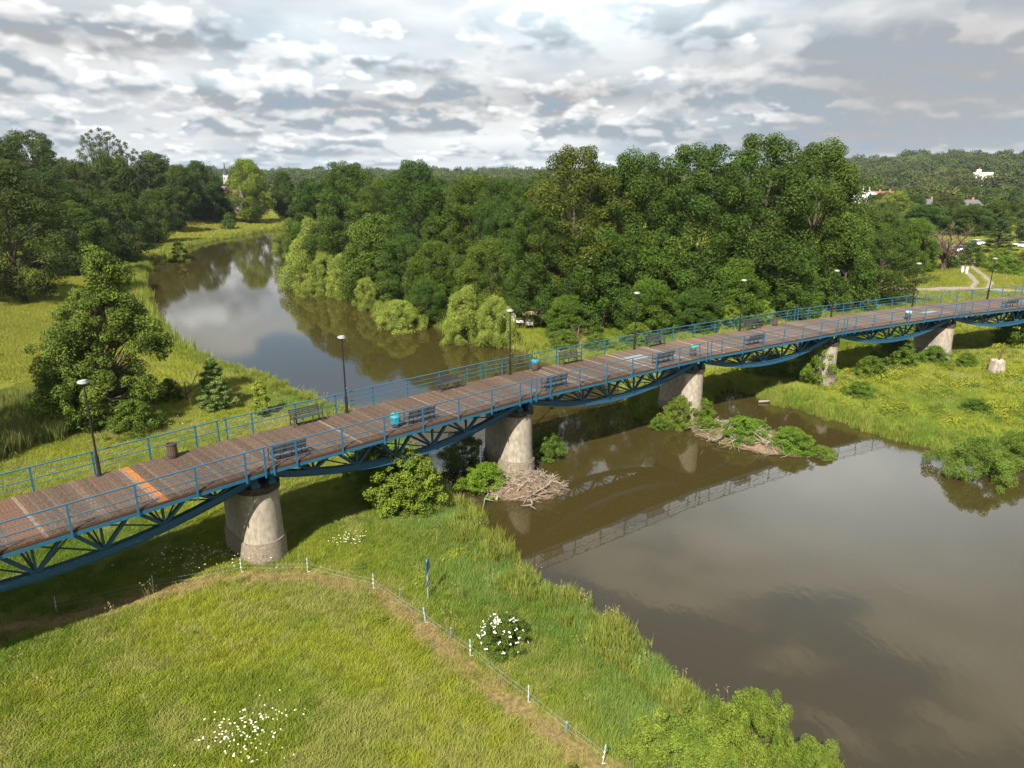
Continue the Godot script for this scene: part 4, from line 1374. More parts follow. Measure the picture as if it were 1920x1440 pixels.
# ------------------------------------------------------------------ trees and shrubs
func make_protos() -> void:
	var oak1 := Color(0.015, 0.032, 0.004)
	var oak2 := Color(0.062, 0.100, 0.013)
	for k in 3:
		protos["oak_%d" % k] = make_tree({seed = 100 + k, h = 22.0, r = 6.6, base = 1.6, kind = "oak", n = 190, cr = 1.25, leaves = 66000, size = 0.245, loose = 0.42, c1 = oak1, c2 = oak2, wob = 0.42, inner = 0.42, limb_step = 6, tr = 0.42, flat = 0.88, tip = 0.9})
	protos["low_oak"] = make_tree({seed = 110, h = 11.0, r = 5.0, base = 0.8, kind = "dome", n = 100, cr = 1.05, leaves = 34000, size = 0.225, loose = 0.42, c1 = oak1, c2 = oak2, wob = 0.4, inner = 0.35, flat = 0.88, tip = 0.9, limb_step = 6})
	for k in 2:
		protos["linden_%d" % k] = make_tree({seed = 120 + k, h = 16.0, r = 6.0, base = 1.4, kind = "ovoid", n = 160, cr = 1.1, leaves = 40000, size = 0.235, loose = 0.42, inner = 0.38, limb_step = 6, c1 = Color(0.018, 0.035, 0.005), c2 = Color(0.066, 0.100, 0.013), wob = 0.3, flat = 0.9, tip = 0.9})
	protos["maple"] = make_tree({seed = 130, h = 18.5, r = 7.4, base = 1.6, kind = "ovoid", n = 190, cr = 1.12, leaves = 48000, size = 0.235, loose = 0.42, inner = 0.35, limb_step = 6, c1 = Color(0.018, 0.032, 0.005), c2 = Color(0.064, 0.090, 0.013), wob = 0.32, flat = 0.85, tip = 0.9, tr = 0.38})
	for k in 3:
		protos["wood_%d" % k] = make_tree({seed = 140 + k, h = 16.0, r = 5.2, base = 1.6, kind = ["oak", "ovoid", "oak"][k], n = 96, cr = 1.2, leaves = 22000, size = 0.32, loose = 0.42, inner = 0.38, c1 = Color(0.020, 0.037, 0.006), c2 = Color(0.054, 0.081, 0.012), wob = 0.36, limb_step = 4, flat = 0.9, tip = 0.9})
	protos["alder"] = make_tree({seed = 150, h = 13.3, r = 4.9, base = 0.6, kind = "alder", n = 340, cr = 0.66, leaves = 90000, size = 0.165, c1 = Color(0.032, 0.058, 0.007), c2 = Color(0.105, 0.145, 0.018), wob = 0.42, inner = 0.22, flat = 0.85, tip = 0.85, tr = 0.16, limb_step = 3, up = 0.45, trunk_top = 0.9, lobes = [[1.1, 11.2, -0.2, 1.35, 2.3, 0.13], [0.5, 8.4, 0.0, 2.9, 2.2, 0.27], [3.9, 6.7, 0.3, 1.5, 1.7, 0.09], [-2.4, 5.4, 0.4, 2.5, 2.4, 0.19], [-0.2, 3.0, 0.2, 4.0, 2.5, 0.32]]})
	for k in 2:
		protos["willow_%d" % k] = make_tree({seed = 160 + k, h = 7.0, r = 4.0, base = 0.2, kind = "dome", n = 85, cr = 0.85, leaves = 28000, size = 0.195, c1 = Color(0.105, 0.150, 0.022), c2 = Color(0.215, 0.250, 0.042), wob = 0.3, aspect = 0.42, inner = 0.3, flat = 0.85, tr = 0.14, trunk_top = 0.6, up = 0.25})
	for k in 2:
		protos["shrub_%d" % k] = make_tree({seed = 170 + k, h = 2.8, r = 1.9, base = 0.1, kind = "dome", n = 110, cr = 0.36, leaves = 14000, size = 0.105, loose = 0.75, limb_step = 6, c1 = Color(0.046, 0.080, 0.010), c2 = Color(0.110, 0.155, 0.022), wob = 0.4, inner = 0.3, tr = 0.05, trunk_top = 0.6})
	protos["bridge_bush"] = make_tree({seed = 180, h = 3.7, r = 2.1, base = 0.1, kind = "ovoid", n = 120, cr = 0.38, leaves = 22000, size = 0.105, loose = 0.7, c1 = Color(0.055, 0.100, 0.010), c2 = Color(0.150, 0.195, 0.020), wob = 0.4, inner = 0.35, tr = 0.06, trunk_top = 0.7, up = 0.5})
	protos["osier"] = make_tree({seed = 190, h = 2.6, r = 3.0, base = 0.1, kind = "dome", n = 110, cr = 0.42, leaves = 40000, size = 0.11, c1 = Color(0.060, 0.105, 0.012), c2 = Color(0.165, 0.205, 0.026), wob = 0.45, aspect = 0.38, inner = 0.3, flat = 1.05, tr = 0.04, trunk_top = 0.6})
	protos["young_fir"] = make_tree({seed = 200, h = 4.5, r = 1.7, base = 0.2, kind = "cone", n = 75, cr = 0.32, leaves = 15000, size = 0.11, c1 = Color(0.055, 0.095, 0.022), c2 = Color(0.105, 0.155, 0.035), wob = 0.25, inner = 0.4, tr = 0.06, flat = 0.6})
	protos["sapling"] = make_tree({seed = 205, h = 3.2, r = 0.75, base = 0.3, kind = "column", n = 26, cr = 0.27, leaves = 3600, size = 0.13, c1 = Color(0.10, 0.15, 0.016), c2 = Color(0.22, 0.25, 0.03), tr = 0.03})
	protos["airy"] = make_tree({seed = 210, h = 26.0, r = 6.5, base = 9.0, kind = "oak", n = 44, cr = 1.5, leaves = 5200, size = 0.5, c1 = Color(0.045, 0.070, 0.022), c2 = Color(0.085, 0.110, 0.04), loose = 0.8, limb_step = 1, trunk_top = 0.85})
	protos["beech"] = make_tree({seed = 220, h = 24.0, r = 8.2, base = 2.0, kind = "oak", n = 110, cr = 1.7, leaves = 26000, size = 0.42, c1 = Color(0.030, 0.052, 0.010), c2 = Color(0.062, 0.086, 0.018), wob = 0.3, flat = 0.8, aspect = 0.45})
	protos["fir"] = make_tree({seed = 230, h = 12.0, r = 3.4, base = 0.8, kind = "cone", n = 90, cr = 0.75, leaves = 12000, size = 0.28, c1 = Color(0.022, 0.048, 0.014), c2 = Color(0.050, 0.080, 0.024), flat = 0.4, aspect = 0.4, limb_step = 2})

func dead_tree(called: String, label: String, x: float, z: float, h: float, spread: float, seed_: int, depth: int, col: Color) -> void:
	var g := RandomNumberGenerator.new()
	g.seed = seed_
	var o := thing(called, label, "dead tree", on_ground(x, z))
	var trunk := Shape.new()
	var limbs := []
	var stems := 8 if depth > 2 else 4
	var twig := 0.028 if depth > 2 else 0.012
	var wood := Shape.new()
	trunk.tube([Vector3(0, -0.3, 0), Vector3(0.05, h * 0.08, 0), Vector3(0, h * 0.2, 0.05)], [h * 0.055, h * 0.042, h * 0.036], 9, Color(0.13, 0.095, 0.07))
	part(o, "trunk", trunk.mesh(), wood_mat())
	for k in stems:
		var a := TAU * k / stems + g.randf_range(-0.3, 0.3)
		limbs.append([Vector3(0, h * g.randf_range(0.1, 0.2), 0), Vector3(cos(a) * spread, g.randf_range(0.9, 1.5), sin(a) * spread).normalized(), h * g.randf_range(0.42, 0.55), h * 0.022, 0])
	while not limbs.is_empty():
		var l: Array = limbs.pop_back()
		var p: Vector3 = l[0]
		var d: Vector3 = l[1]
		var pts := [p]
		var rr := [l[3]]
		for k in 4:
			d = (d + Vector3(g.randfn(), g.randfn() * 0.4 + 0.12, g.randfn()) * 0.16).normalized()
			p += d * l[2] * 0.25
			pts.append(p)
			rr.append(l[3] * lerpf(0.9, 0.35, (k + 1) / 4.0))
		wood.tube(pts, rr, 5, Color(col.r, col.g, col.b) * g.randf_range(0.75, 1.2), false)
		if l[4] < depth:
			for k in 5:
				var q: Vector3 = pts[1 + k % 4]
				limbs.append([q, (d + Vector3(g.randfn(), g.randfn() * 0.5, g.randfn()) * 0.75).normalized(), l[2] * g.randf_range(0.42, 0.62), maxf(l[3] * 0.5, twig), l[4] + 1])
	part(o, "branches", wood.mesh(), wood_mat())

func trees() -> void:
	make_protos()
	# --- the tree in front on the meadow, and small growth around it
	plant("alder", "alder_tree", "loose tall alder in front on the meadow, hiding the bend's near bank", "tree", -31.3, -52.5, 13.5, 9.8, "", Color.WHITE, 0.0)
	plant("shrub_0", "alder_shrub", "dark leafy shrub at the alder's foot on the bridge side", "shrub", -28.6, -50.5, 2.8, 4.2, "", Color(0.85, 0.9, 0.8))
	plant("shrub_1", "alder_shrub", "dark leafy shrub at the alder's foot on the meadow side", "shrub", -34.6, -51.0, 4.2, 4.6, "", Color(0.85, 0.9, 0.8))
	plant("young_fir", "young_conifer", "young cone-shaped tree standing alone beside the water", "tree", -24.6, -56.0, 4.6, 3.8, "", Color(1.25, 1.2, 1.2))
	plant("sapling", "sapling", "slim pale sapling at the tip of the meadow bank", "tree", -20.3, -54.6, 3.3, 1.5)
	plant("shrub_0", "hawthorn", "small dark round shrub between alder and young conifer", "shrub", -29.6, -58.4, 2.2, 2.4, "", Color(0.6, 0.65, 0.6))
	dead_tree("bare_shrub", "bare twiggy shrub between the alder and the young conifer", -28.2, -58.8, 3.6, 1.1, 7, 1, Color(0.15, 0.13, 0.08))
	plant("bridge_bush", "roadside_bush", "lush yellow-green bush growing against the second span", "bush", -6.2, -37.6, 4.0, 4.6, "", Color.WHITE, 0.0)
	plant("bridge_bush", "shaded_bush", "dark bush in the shade under the second span", "bush", -8.4, -40.2, 3.4, 4.2)
	plant("maple", "roadside_tree", "tall tree outside the picture whose shade falls on the reeds", "tree", -40.5, -41.5, 16.0, 10.5)
	plant("osier", "osier_scrub", "pale willow scrub on the near bank beside the lowest fence stake", "bush", 5.6, -18.9, 1.5, 4.6, "", Color.WHITE, 0.3)
	plant("osier", "osier_scrub", "tallest pale willow scrub at the water's edge below the reeds", "bush", 8.2, -19.6, 2.5, 3.2, "", Color.WHITE, 1.6)
	plant("osier", "osier_scrub", "last pale willow scrub at the picture's lower edge", "bush", 9.6, -18.4, 1.6, 2.6, "", Color.WHITE, 2.9)
	var rose := plant("shrub_1", "rose_bush", "dark green bush covered with white blossoms beside the fence stakes", "bush", -0.4, -25.2, 1.6, 2.3, "", Color(0.7, 0.75, 0.65), 0.0)
	var blossoms := Shape.new()
	var g := RandomNumberGenerator.new()
	g.seed = 77
	for k in 60:
		var d := Vector3(g.randfn() - 0.25, absf(g.randfn()) + 0.5, g.randfn() * 0.8 + 0.35).normalized()
		var p := d * Vector3(1.75, 2.5, 1.75) * g.randf_range(0.96, 1.06) + Vector3(0, 0.1, 0)
		for j in 5: add_leaf(blossoms, p + Vector3(g.randfn(), g.randfn(), g.randfn()) * 0.05, (d + Vector3(g.randfn(), g.randfn(), g.randfn()) * 0.4).normalized(), 0.11, 0.10, Color(1.0, 0.97, 0.88), g)
	part(rose, "blossoms", blossoms.mesh(), leaf_mat("petals", lin(0.8, 0.8, 0.76), 0.2, 0.7))
	# --- willows along the far bank, from the bend towards the bridge
	var wl := [[-52.4, -169.9, 9.4, 8.5, "dull green willow farthest up the inner bank at the bend", 0.75], [-40.8, -147.6, 10.2, 9.4, "rounded pale willow behind the large yellow-green one at the bend", 0.85], [-36.2, -126.0, 9.4, 10.0, "largest yellow-green willow bulging over the water", 1.0],
		[-31.4, -120.0, 6.8, 7.4, "yellow-green willow joined to the largest one on its bridge side", 0.95], [-27.2, -115.0, 7.3, 6.6, "tall pale willow with a dark gap below", 1.0], [-21.6, -105.4, 4.7, 4.8, "small pale willow between two larger ones", 0.95],
		[-14.6, -90.6, 5.2, 7.2, "silvery round willow overhanging the water alone", 1.05], [-5.6, -82.6, 7.0, 6.0, "pale willow with three domes beside the notice boards", 1.0], [-2.0, -81.6, 5.6, 5.6, "lower pale willow touching the notice boards", 1.0], [-46.0, -157.5, 7.6, 7.6, "yellow-green willow low on the bend", 0.9], [-33.5, -117.6, 4.2, 5.0, "low willow bough drooping into the water", 0.95]]
	for k in wl.size():
		var w: Array = wl[k]
		plant("willow_%d" % (k % 2), "willow", w[4], "willow", w[0], w[1], w[2] * 1.04, w[3] * 1.0, "willows along the inner bank", Color(w[5], w[5], w[5]))
	# --- the wood behind the willows
	var front := [[-31.2, -124.5, 12.2, 11.0, "dark bushy alder rising behind the largest willow"], [-21.8, -112.7, 13.3, 11.0, "dense dark tree behind the small willow"], [-16.0, -109.2, 10.4, 9.4, "mid green tree with a rounded top behind the silvery willow"], [-10.5, -98.2, 10.3, 9.0, "dark tree reaching low towards the silvery willow"], [-7.1, -98.2, 8.4, 7.6, "low dense tree between the silvery willow and the three-domed one"], [-2.8, -93.5, 11.0, 8.6, "dark tree just behind the notice boards"], [-11.2, -93.0, 6.2, 6.0, "round dark bush behind the silvery willow"], [-44.0, -152.0, 9.5, 9.0, "dark green tree behind the bend willows"]]
	for k in front.size():
		var w: Array = front[k]
		plant(["linden_0", "low_oak", "linden_1"][k % 3], "river_tree", w[4], "tree", w[0], w[1], w[2], w[3], "trees behind the willows", [Color(1.0, 1.0, 0.95), Color(1.4, 1.3, 1.1), Color(0.85, 1.0, 1.0), Color(1.2, 1.2, 0.9)][k % 4])
	var back := [[-44.9, -169.6, 17.4, 13.5, "dark oak left of the tall pair above the willows"], [-35.7, -158.9, 21.4, 14.0, "tall dark oak of the pair above the willows"], [-27.0, -149.6, 18.0, 13.0, "green oak between the two tall dark crowns"], [-18.3, -137.4, 21.4, 13.5, "tallest dark oak with a knobbly top above the willows"], [-11.9, -133.7, 16.7, 12.0, "lower oak beside the knobbly-topped one"], [-6.6, -127.0, 18.7, 12.2, "broad green oak halfway to the great oaks"], [-1.3, -118.0, 18.1, 10.6, "oak next to the browning crown"], [2.4, -110.2, 17.6, 9.6, "slim oak behind the browning crown"]]
	for k in back.size():
		var w: Array = back[k]
		plant("oak_%d" % (k % 3), "wood_oak", w[4], "oak tree", w[0], w[1], w[2], w[3], "oaks behind the willows", [Color(0.86, 0.96, 0.95), Color(1.05, 1.1, 1.0), Color(1.3, 1.2, 0.95)][k % 3])
	# --- the great oaks on the river bank
	var oaks := [[8.1, -92.8, 22.2, 13.6, 0, "great oak with a browning top at the left end of the oak stand", Color(1.45, 1.02, 0.95)], [3.7, -89.6, 15.6, 9.6, 1, "lower oak shading the notice boards", Color(0.95, 1.0, 1.0)], [16.2, -96.0, 21.7, 12.4, 2, "great oak with a twin-peaked top next to the browning one", Color(0.95, 1.0, 0.95)],
		[24.3, -95.3, 22.6, 14.2, 1, "great broad oak in the middle of the stand", Color(0.95, 1.02, 0.95)], [33.6, -99.0, 23.7, 15.6, 0, "tallest great oak with a wide flat top", Color(1.0, 1.03, 0.95)], [43.0, -103.4, 23.0, 13.8, 2, "great oak with a pointed sunlit top at the field end of the stand", Color(1.25, 1.2, 1.0)]]
	for w in oaks: plant("oak_%d" % w[4], "great_oak", w[5], "oak tree", w[0], w[1], w[2], w[3], "great oaks on the bank", w[6])
	var low := [[11.5, -88.8, 12.5, 10.2, "low spreading oak below the browning crown"], [19.2, -91.5, 11.6, 10.4, "low oak filling the gap left of the trunks"], [28.6, -91.2, 8.6, 9.0, "low oak in front of the field gap"], [37.6, -97.4, 11.4, 11.6, "low oak below the tallest crown"], [46.5, -99.8, 13.6, 9.0, "light green oak at the edge of the field"], [16.5, -85.4, 6.8, 7.6, "round dark bush behind the lamp between two benches"], [22.8, -87.2, 5.4, 7.0, "bush under the broad middle oak"], [37.4, -94.9, 8.0, 9.0, "bush below the tallest oak's low limbs"], [6.6, -84.8, 5.0, 6.0, "dark bush beside the notice boards' lawn"]]
	for k in low.size():
		var w: Array = low[k]
		plant("low_oak", "low_oak", w[4], "oak tree" if k < 5 else "bush", w[0], w[1], w[2], w[3], "low trees under the great oaks", [Color(0.9, 1.0, 0.9), Color(1.15, 1.2, 1.0), Color(1.3, 1.35, 1.0)][k % 3])
	plant("shrub_0", "lime_bush", "yellow-green bush behind the fourth span's bench", "bush", 31.9, -91.2, 3.4, 5.0, "", Color(1.75, 1.6, 1.2))
	plant("shrub_1", "lime_bush", "smaller yellow-green bush left of the fourth span's lamp", "bush", 27.2, -88.4, 3.2, 4.0, "", Color(1.5, 1.45, 1.0))
	plant("shrub_1", "bank_shrub", "green shrub on the bank below the roofed notice board", "shrub", 5.8, -78.6, 2.3, 4.2, "", Color(0.95, 0.95, 0.9))
	plant("shrub_0", "bank_shrub", "green shrub beside the bare one under the oaks", "shrub", 9.6, -77.4, 2.0, 3.6, "", Color(0.85, 0.9, 0.8))
	plant("shrub_0", "bank_shrub", "low green shrub behind the third span near the lamp", "shrub", 14.6, -80.6, 2.4, 4.4, "", Color(1.1, 1.1, 0.8))
	dead_tree("bare_bush", "reddish bare bush at the foot of the great oaks", 7.6, -80.6, 3.0, 0.9, 21, 1, Color(0.16, 0.09, 0.07))
	# --- the left side: meadow trees and the wooded rise
	var left := [["maple", -74.1, -107.2, 20.2, 16.8, "great dark maple on the meadow with a bare trunk", Color(0.95, 0.92, 0.9)], ["maple", -84.0, -106.0, 18.6, 14.0, "maple cut by the picture's edge behind the great one", Color(0.85, 0.9, 0.85)], ["linden_0", -84.1, -137.6, 14.2, 14.2, "round linden beside the great meadow maple", Color(1.05, 1.1, 1.0)], ["linden_1", -85.2, -159.0, 15.2, 15.0, "broad dark linden leaning towards the river bend", Color(0.78, 0.82, 0.8)],
		["oak_1", -96.3, -149.6, 19.8, 18.2, "dark oak behind the round linden", Color(0.85, 0.85, 0.8)], ["oak_2", -104.0, -181.0, 15.5, 15.5, "olive oak on the slope above the broad linden", Color(1.0, 0.95, 0.9)], ["linden_0", -100.9, -205.3, 15.0, 13.0, "mid green linden at the corner of the far meadow", Color(1.05, 1.0, 0.95)],
		["airy", -141.6, -251.5, 23.0, 9.0, "thin airy tree on the slope, the one nearest the beeches", Color.WHITE], ["airy", -133.9, -247.0, 25.5, 11.0, "tallest thin airy tree against the clouds", Color(1.0, 1.05, 1.0)], ["airy", -124.3, -240.5, 24.4, 10.0, "dark thin tree against the clouds beside the airy pair", Color(0.6, 0.65, 0.55)],
		["wood_0", -123.3, -228.8, 20.5, 16.0, "green tree below the thin airy ones", Color(1.1, 1.05, 1.0)], ["wood_1", -128.5, -264.6, 21.4, 18.0, "pale green tree left of the dark round one", Color(1.15, 1.1, 1.1)], ["linden_1", -119.8, -264.6, 19.9, 14.0, "grey-green tree on the far meadow's edge", Color(1.0, 0.95, 0.95)], ["linden_0", -117.5, -276.2, 22.0, 17.6, "dark round tree left of the bright yellow-green one", Color(0.72, 0.85, 0.75)], ["low_oak", -113.9, -281.2, 14.0, 14.3, "low dark tree at the foot of the bright one", Color(0.75, 0.85, 0.8)], ["wood_2", -112.3, -239.6, 14.5, 13.0, "bushy tree with shade on the far meadow", Color.WHITE],
		["linden_1", -102.8, -286.4, 24.6, 20.0, "bright yellow-green tree standing out at the far meadow", Color(2.6, 2.15, 1.6)], ["linden_0", -95.5, -306.9, 19.8, 13.3, "dark tree right of the bright yellow-green one", Color(0.7, 0.8, 0.75)], ["wood_1", -86.4, -312.3, 16.7, 15.1, "dark tree closing the far meadow", Color(0.75, 0.82, 0.78)], ["wood_0", -73.0, -318.6, 15.5, 15.4, "dark tree beyond the river bend", Color(0.8, 0.9, 0.85)], ["shrub_0", -100.1, -256.6, 6.3, 5.6, "single round bush on the far meadow", Color(0.7, 0.72, 0.7)], ["sapling", -77.0, -166.0, 6.5, 4.0, "slim young tree on the bank before the far meadow", Color(0.7, 0.7, 0.7)],
		["beech", -120.0, -184.0, 25.5, 18.0, "dark beech on top of the slope at the picture's edge", Color(0.8, 0.85, 0.75)], ["beech", -108.0, -184.0, 22.5, 14.5, "olive beech with hanging boughs on the slope", Color(1.0, 0.95, 0.85)], ["beech", -129.0, -200.0, 24.0, 17.0, "dark beech behind the olive one", Color(0.8, 0.85, 0.8)], ["beech", -137.0, -186.0, 25.0, 18.0, "beech on the slope beyond the picture's edge", Color(0.85, 0.85, 0.8)]]
	for w in left: plant(w[0], "meadow_tree" if w[0] != "beech" else "beech_tree", w[5], "tree" if w[0] != "shrub_0" else "bush", w[1], w[2], w[3], w[4], "", w[6])
	# --- the right side behind the bridge
	var right := [["maple", 54.8, -105.0, 10.4, 12.6, "round dark maple beside the bridge and the dirt track", Color(0.95, 1.05, 0.95)], ["linden_0", 64.3, -132.7, 13.2, 11.8, "pale green tree rising behind the round maple", Color(1.25, 1.2, 1.1)], ["low_oak", 78.0, -138.6, 10.4, 8.4, "bright green tree beside the dead tree", Color(1.5, 1.5, 1.1)], ["linden_1", 77.4, -150.6, 11.3, 10.6, "soft green tree behind the bright one", Color(1.2, 1.2, 1.1)], ["wood_2", 58.3, -133.7, 14.6, 10.6, "pale tree between the great oaks and the round maple", Color(1.3, 1.25, 1.1)], ["willow_0", 131.5, -251.5, 13.0, 18.0, "dome-shaped yellow-green willow in front of the white hall", Color(0.72, 0.74, 0.6)],
		["low_oak", 128.0, -225.8, 9.8, 17.0, "wide flat dark tree right of the domed willow", Color(0.95, 1.05, 0.95)], ["low_oak", 141.5, -224.8, 9.3, 15.0, "dark tree joined to the wide flat one", Color(0.95, 1.0, 0.95)], ["wood_1", 105.5, -205.7, 9.5, 12.8, "grey-green tree above the bright one", Color(1.4, 1.35, 1.5)], ["wood_0", 97.7, -205.7, 10.8, 11.4, "soft green tree behind the pale pair", Color(1.3, 1.25, 1.1)], ["wood_2", 98.7, -177.7, 8.2, 11.0, "green tree left of the dead tree's crown", Color(1.1, 1.2, 1.0)],
		["shrub_0", 96.5, -150.6, 5.2, 6.2, "dark round bush by the parked cars", Color(0.5, 0.6, 0.5)], ["shrub_1", 98.5, -144.3, 4.4, 6.0, "cream-flowering bush in front of the parked cars", Color(1.3, 1.2, 1.1)], ["fir", 117.0, -172.7, 9.4, 8.6, "dark conifer in front of the car park", Color(1.3, 1.3, 1.1)], ["airy", 115.5, -160.6, 12.4, 8.6, "feathery tree at the picture's right edge", Color(0.9, 1.0, 0.7)], ["shrub_1", 95.6, -137.9, 3.6, 6.6, "bright bush beside the dirt track", Color(1.1, 1.2, 0.9)], ["shrub_0", 102.0, -140.5, 4.6, 6.4, "dark bush at the picture's right edge", Color(0.8, 0.9, 0.7)], ["shrub_1", 90.0, -146.5, 2.6, 4.0, "low bush behind the dead tree", Color(0.8, 0.9, 0.7)]]
	for w in right: plant(w[0], "field_tree" if not w[0].begins_with("shrub") else "field_bush", w[5], "tree" if not w[0].begins_with("shrub") else "bush", w[1], w[2], w[3], w[4], "", w[6])
	dead_tree("dead_tree", "big dead brown tree with forking bare limbs by the dirt track", 86.1, -142.4, 11.4, 0.75, 31, 3, Color(0.115, 0.085, 0.062))
	# --- shrubs by the piers and on the far bank
	var bank := [["osier", 31.3, -44.0, 2.6, 5.4, "pale osier overhanging the far bank water", Color(0.75, 0.85, 0.9)], ["osier", 35.0, -45.6, 2.4, 5.0, "pale osier at the picture's right edge", Color(0.75, 0.85, 0.85)], ["shrub_0", 57.8, -78.6, 4.8, 6.0, "dark bush under the last span in view", Color(0.9, 1.0, 0.85)], ["bridge_bush", 28.0, -64.0, 5.0, 4.0, "climbing greenery swallowing the fourth pier", Color(0.9, 1.0, 0.8)], ["shrub_1", 34.5, -65.8, 2.2, 3.2, "low dark shrub right of the overgrown pier", Color(0.9, 1.0, 0.8)], ["shrub_0", 39.0, -70.0, 3.2, 4.6, "dark shrub under the fifth span", Color(0.9, 1.0, 0.85)], ["shrub_1", 43.4, -70.6, 2.1, 3.4, "green shrub at the foot of the fifth pier", Color(0.9, 1.05, 0.7)], ["shrub_0", 30.6, -59.8, 1.6, 3.0, "leafy shrub before the overgrown pier", Color(0.9, 1.05, 0.75)], ["shrub_1", 38.3, -55.7, 1.1, 2.4, "small dark shrub alone in the far bank weeds", Color(0.75, 0.85, 0.65)], ["shrub_0", 46.0, -69.5, 1.6, 2.4, "shrub right of the fifth pier's lit edge", Color(0.95, 1.05, 0.75)],
		["shrub_1", 13.4, -53.6, 2.6, 3.0, "light bush in front of the third pier", Color(1.15, 1.1, 0.9)], ["shrub_0", 15.3, -54.4, 2.2, 2.6, "bush joining the third pier to the driftwood island", Color(1.05, 1.05, 0.8)], ["shrub_1", 11.6, -52.8, 1.1, 1.6, "low grey-green bush at the waterline of the third pier", Color(0.9, 1.05, 1.0)], ["shrub_0", 17.4, -50.3, 2.0, 3.8, "bright nettle mound on the driftwood island, the larger one", Color(1.1, 1.3, 0.7)], ["shrub_1", 20.4, -48.4, 1.8, 3.4, "bright nettle mound on the driftwood island, the outer one", Color(1.05, 1.25, 0.7)], ["shrub_0", -1.7, -41.6, 1.9, 3.4, "bright green mound beside the driftwood at the second pier", Color(1.15, 1.3, 0.7)], ["shrub_1", 18.8, -51.6, 1.3, 2.6, "low green mound on the inner side of the driftwood island", Color(1.0, 1.2, 0.7)], ["shrub_0", 15.4, -52.2, 1.2, 2.2, "leafy tuft near the root end of the driftwood island", Color(1.1, 1.2, 0.7)], ["shrub_0", 22.2, -47.2, 0.8, 2.0, "low weeds at the outer tip of the driftwood island", Color(1.2, 1.2, 0.7)], ["shrub_1", -3.4, -45.6, 2.6, 3.6, "dark shrub in the shade behind the second pier", Color(0.9, 1.0, 0.85)], ["shrub_0", 2.4, -47.0, 2.2, 2.8, "dark shrub leaning from the second pier over the water", Color(0.9, 1.0, 0.85)], ["shrub_1", 25.0, -66.6, 2.4, 4.6, "dark shrub in the shade between third and fourth pier", Color(0.9, 1.0, 0.85)]]
	for w in bank:
		var o := plant(w[0], "bank_bush", w[5], "bush", w[1], w[2], w[3], w[4], "", w[6])
		if o.position.y < 0.0: o.position.y = -0.05
	# --- background woods, tree by tree
	backwood("slope_tree", 46, -235, -114, -335, -130, 11.0, 16.0, 301, "the wood on the left slope", "woods left of the river", Color(0.85, 0.9, 0.85))
	backwood("wood_tree", 95, -95, 62, -430, -170, 12.0, 17.5, 302, "the wood behind the river oaks", "woods behind the oaks", Color(0.95, 1.0, 0.95))
	backwood("field_edge_tree", 120, 62, 330, -440, -185, 7.0, 12.5, 303, "the loose woods behind the car park", "woods behind the car park", Color(1.15, 1.15, 1.05))

func backwood(called: String, count: int, x0: float, x1: float, z0: float, z1: float, h0: float, h1: float, seed_: int, label: String, group: String, tint: Color) -> void:
	var g := RandomNumberGenerator.new()
	g.seed = seed_
	var done := 0
	var placed: Array[Vector2] = []
	var tries := 0
	while done < count and tries < 6000:
		tries += 1
		var x := g.randf_range(x0, x1)
		var z := g.randf_range(z0, z1)
		if absf(x) > -z * 0.82 + 10.0 or shore(x, z) < 8.0: continue
		if x > -120.0 and x < -60.0 and z > -300.0: continue      # the far meadow
		if x > 100.0 and x < 146.0 and z > -238.0: continue        # the car park and its field
		if x > 62.0 and x < 100.0 and z > -176.0: continue
		if x > 150.0 and x < 215.0 and z > -330.0 and z < -300.0: continue
		if blocks(x, z): continue
		var ok := true
		for p in placed:
			if p.distance_to(Vector2(x, z)) < 6.5: ok = false
		if not ok: continue
		placed.append(Vector2(x, z))
		var h := g.randf_range(h0, h1)
		var v := g.randf_range(0.8, 1.25)
		var warm := g.randf_range(0.9, 1.2)
		var q := Color(snappedf(tint.r * v * warm, 0.1), snappedf(tint.g * v, 0.1), snappedf(tint.b * v, 0.1))
		var look := ("tall " if h > lerpf(h0, h1, 0.66) else "low " if h < lerpf(h0, h1, 0.33) else "middling ") + ("yellowish " if q.r > q.g * 1.06 else "dark " if q.g < tint.g * 0.95 else "pale " if q.g > tint.g * 1.12 else "green ")
		var row: String = ["front", "middle", "back"][clampi(int((z1 - z) / (z1 - z0) * 3.0), 0, 2)]
		plant("wood_%d" % (done % 3), called, look + "tree in the " + row + " rows of " + label, "tree", x, z, h, h * g.randf_range(0.72, 1.05), group, q)
		done += 1

# sight lines kept open towards the far buildings: azimuth (degrees), half width, from, to
const OPEN := [[32.7, 1.2, 770.0, 892.0], [34.2, 0.6, 820.0, 905.0], [33.1, 0.55, 740.0, 835.0], [32.15, 0.4, 760.0, 845.0], [30.0, 0.5, 820.0, 905.0], [30.75, 0.55, 780.0, 865.0], [25.7, 1.3, 340.0, 425.0], [26.6, 1.0, 425.0, 446.0], [31.0, 1.9, 345.0, 396.0], [-21.3, 0.6, 520.0, 890.0], [-20.9, 0.7, 300.0, 352.0], [-15.8, 0.7, 440.0, 506.0], [27.15, 0.55, 740.0, 825.0]]

func blocks(x: float, z: float) -> bool:
	var r := sqrt(x * x + z * z)
	var az := rad_to_deg(atan2(x, -z))
	for o in OPEN:
		if absf(az - o[0]) < o[1] and r > o[2] and r < o[3]: return true
	return false

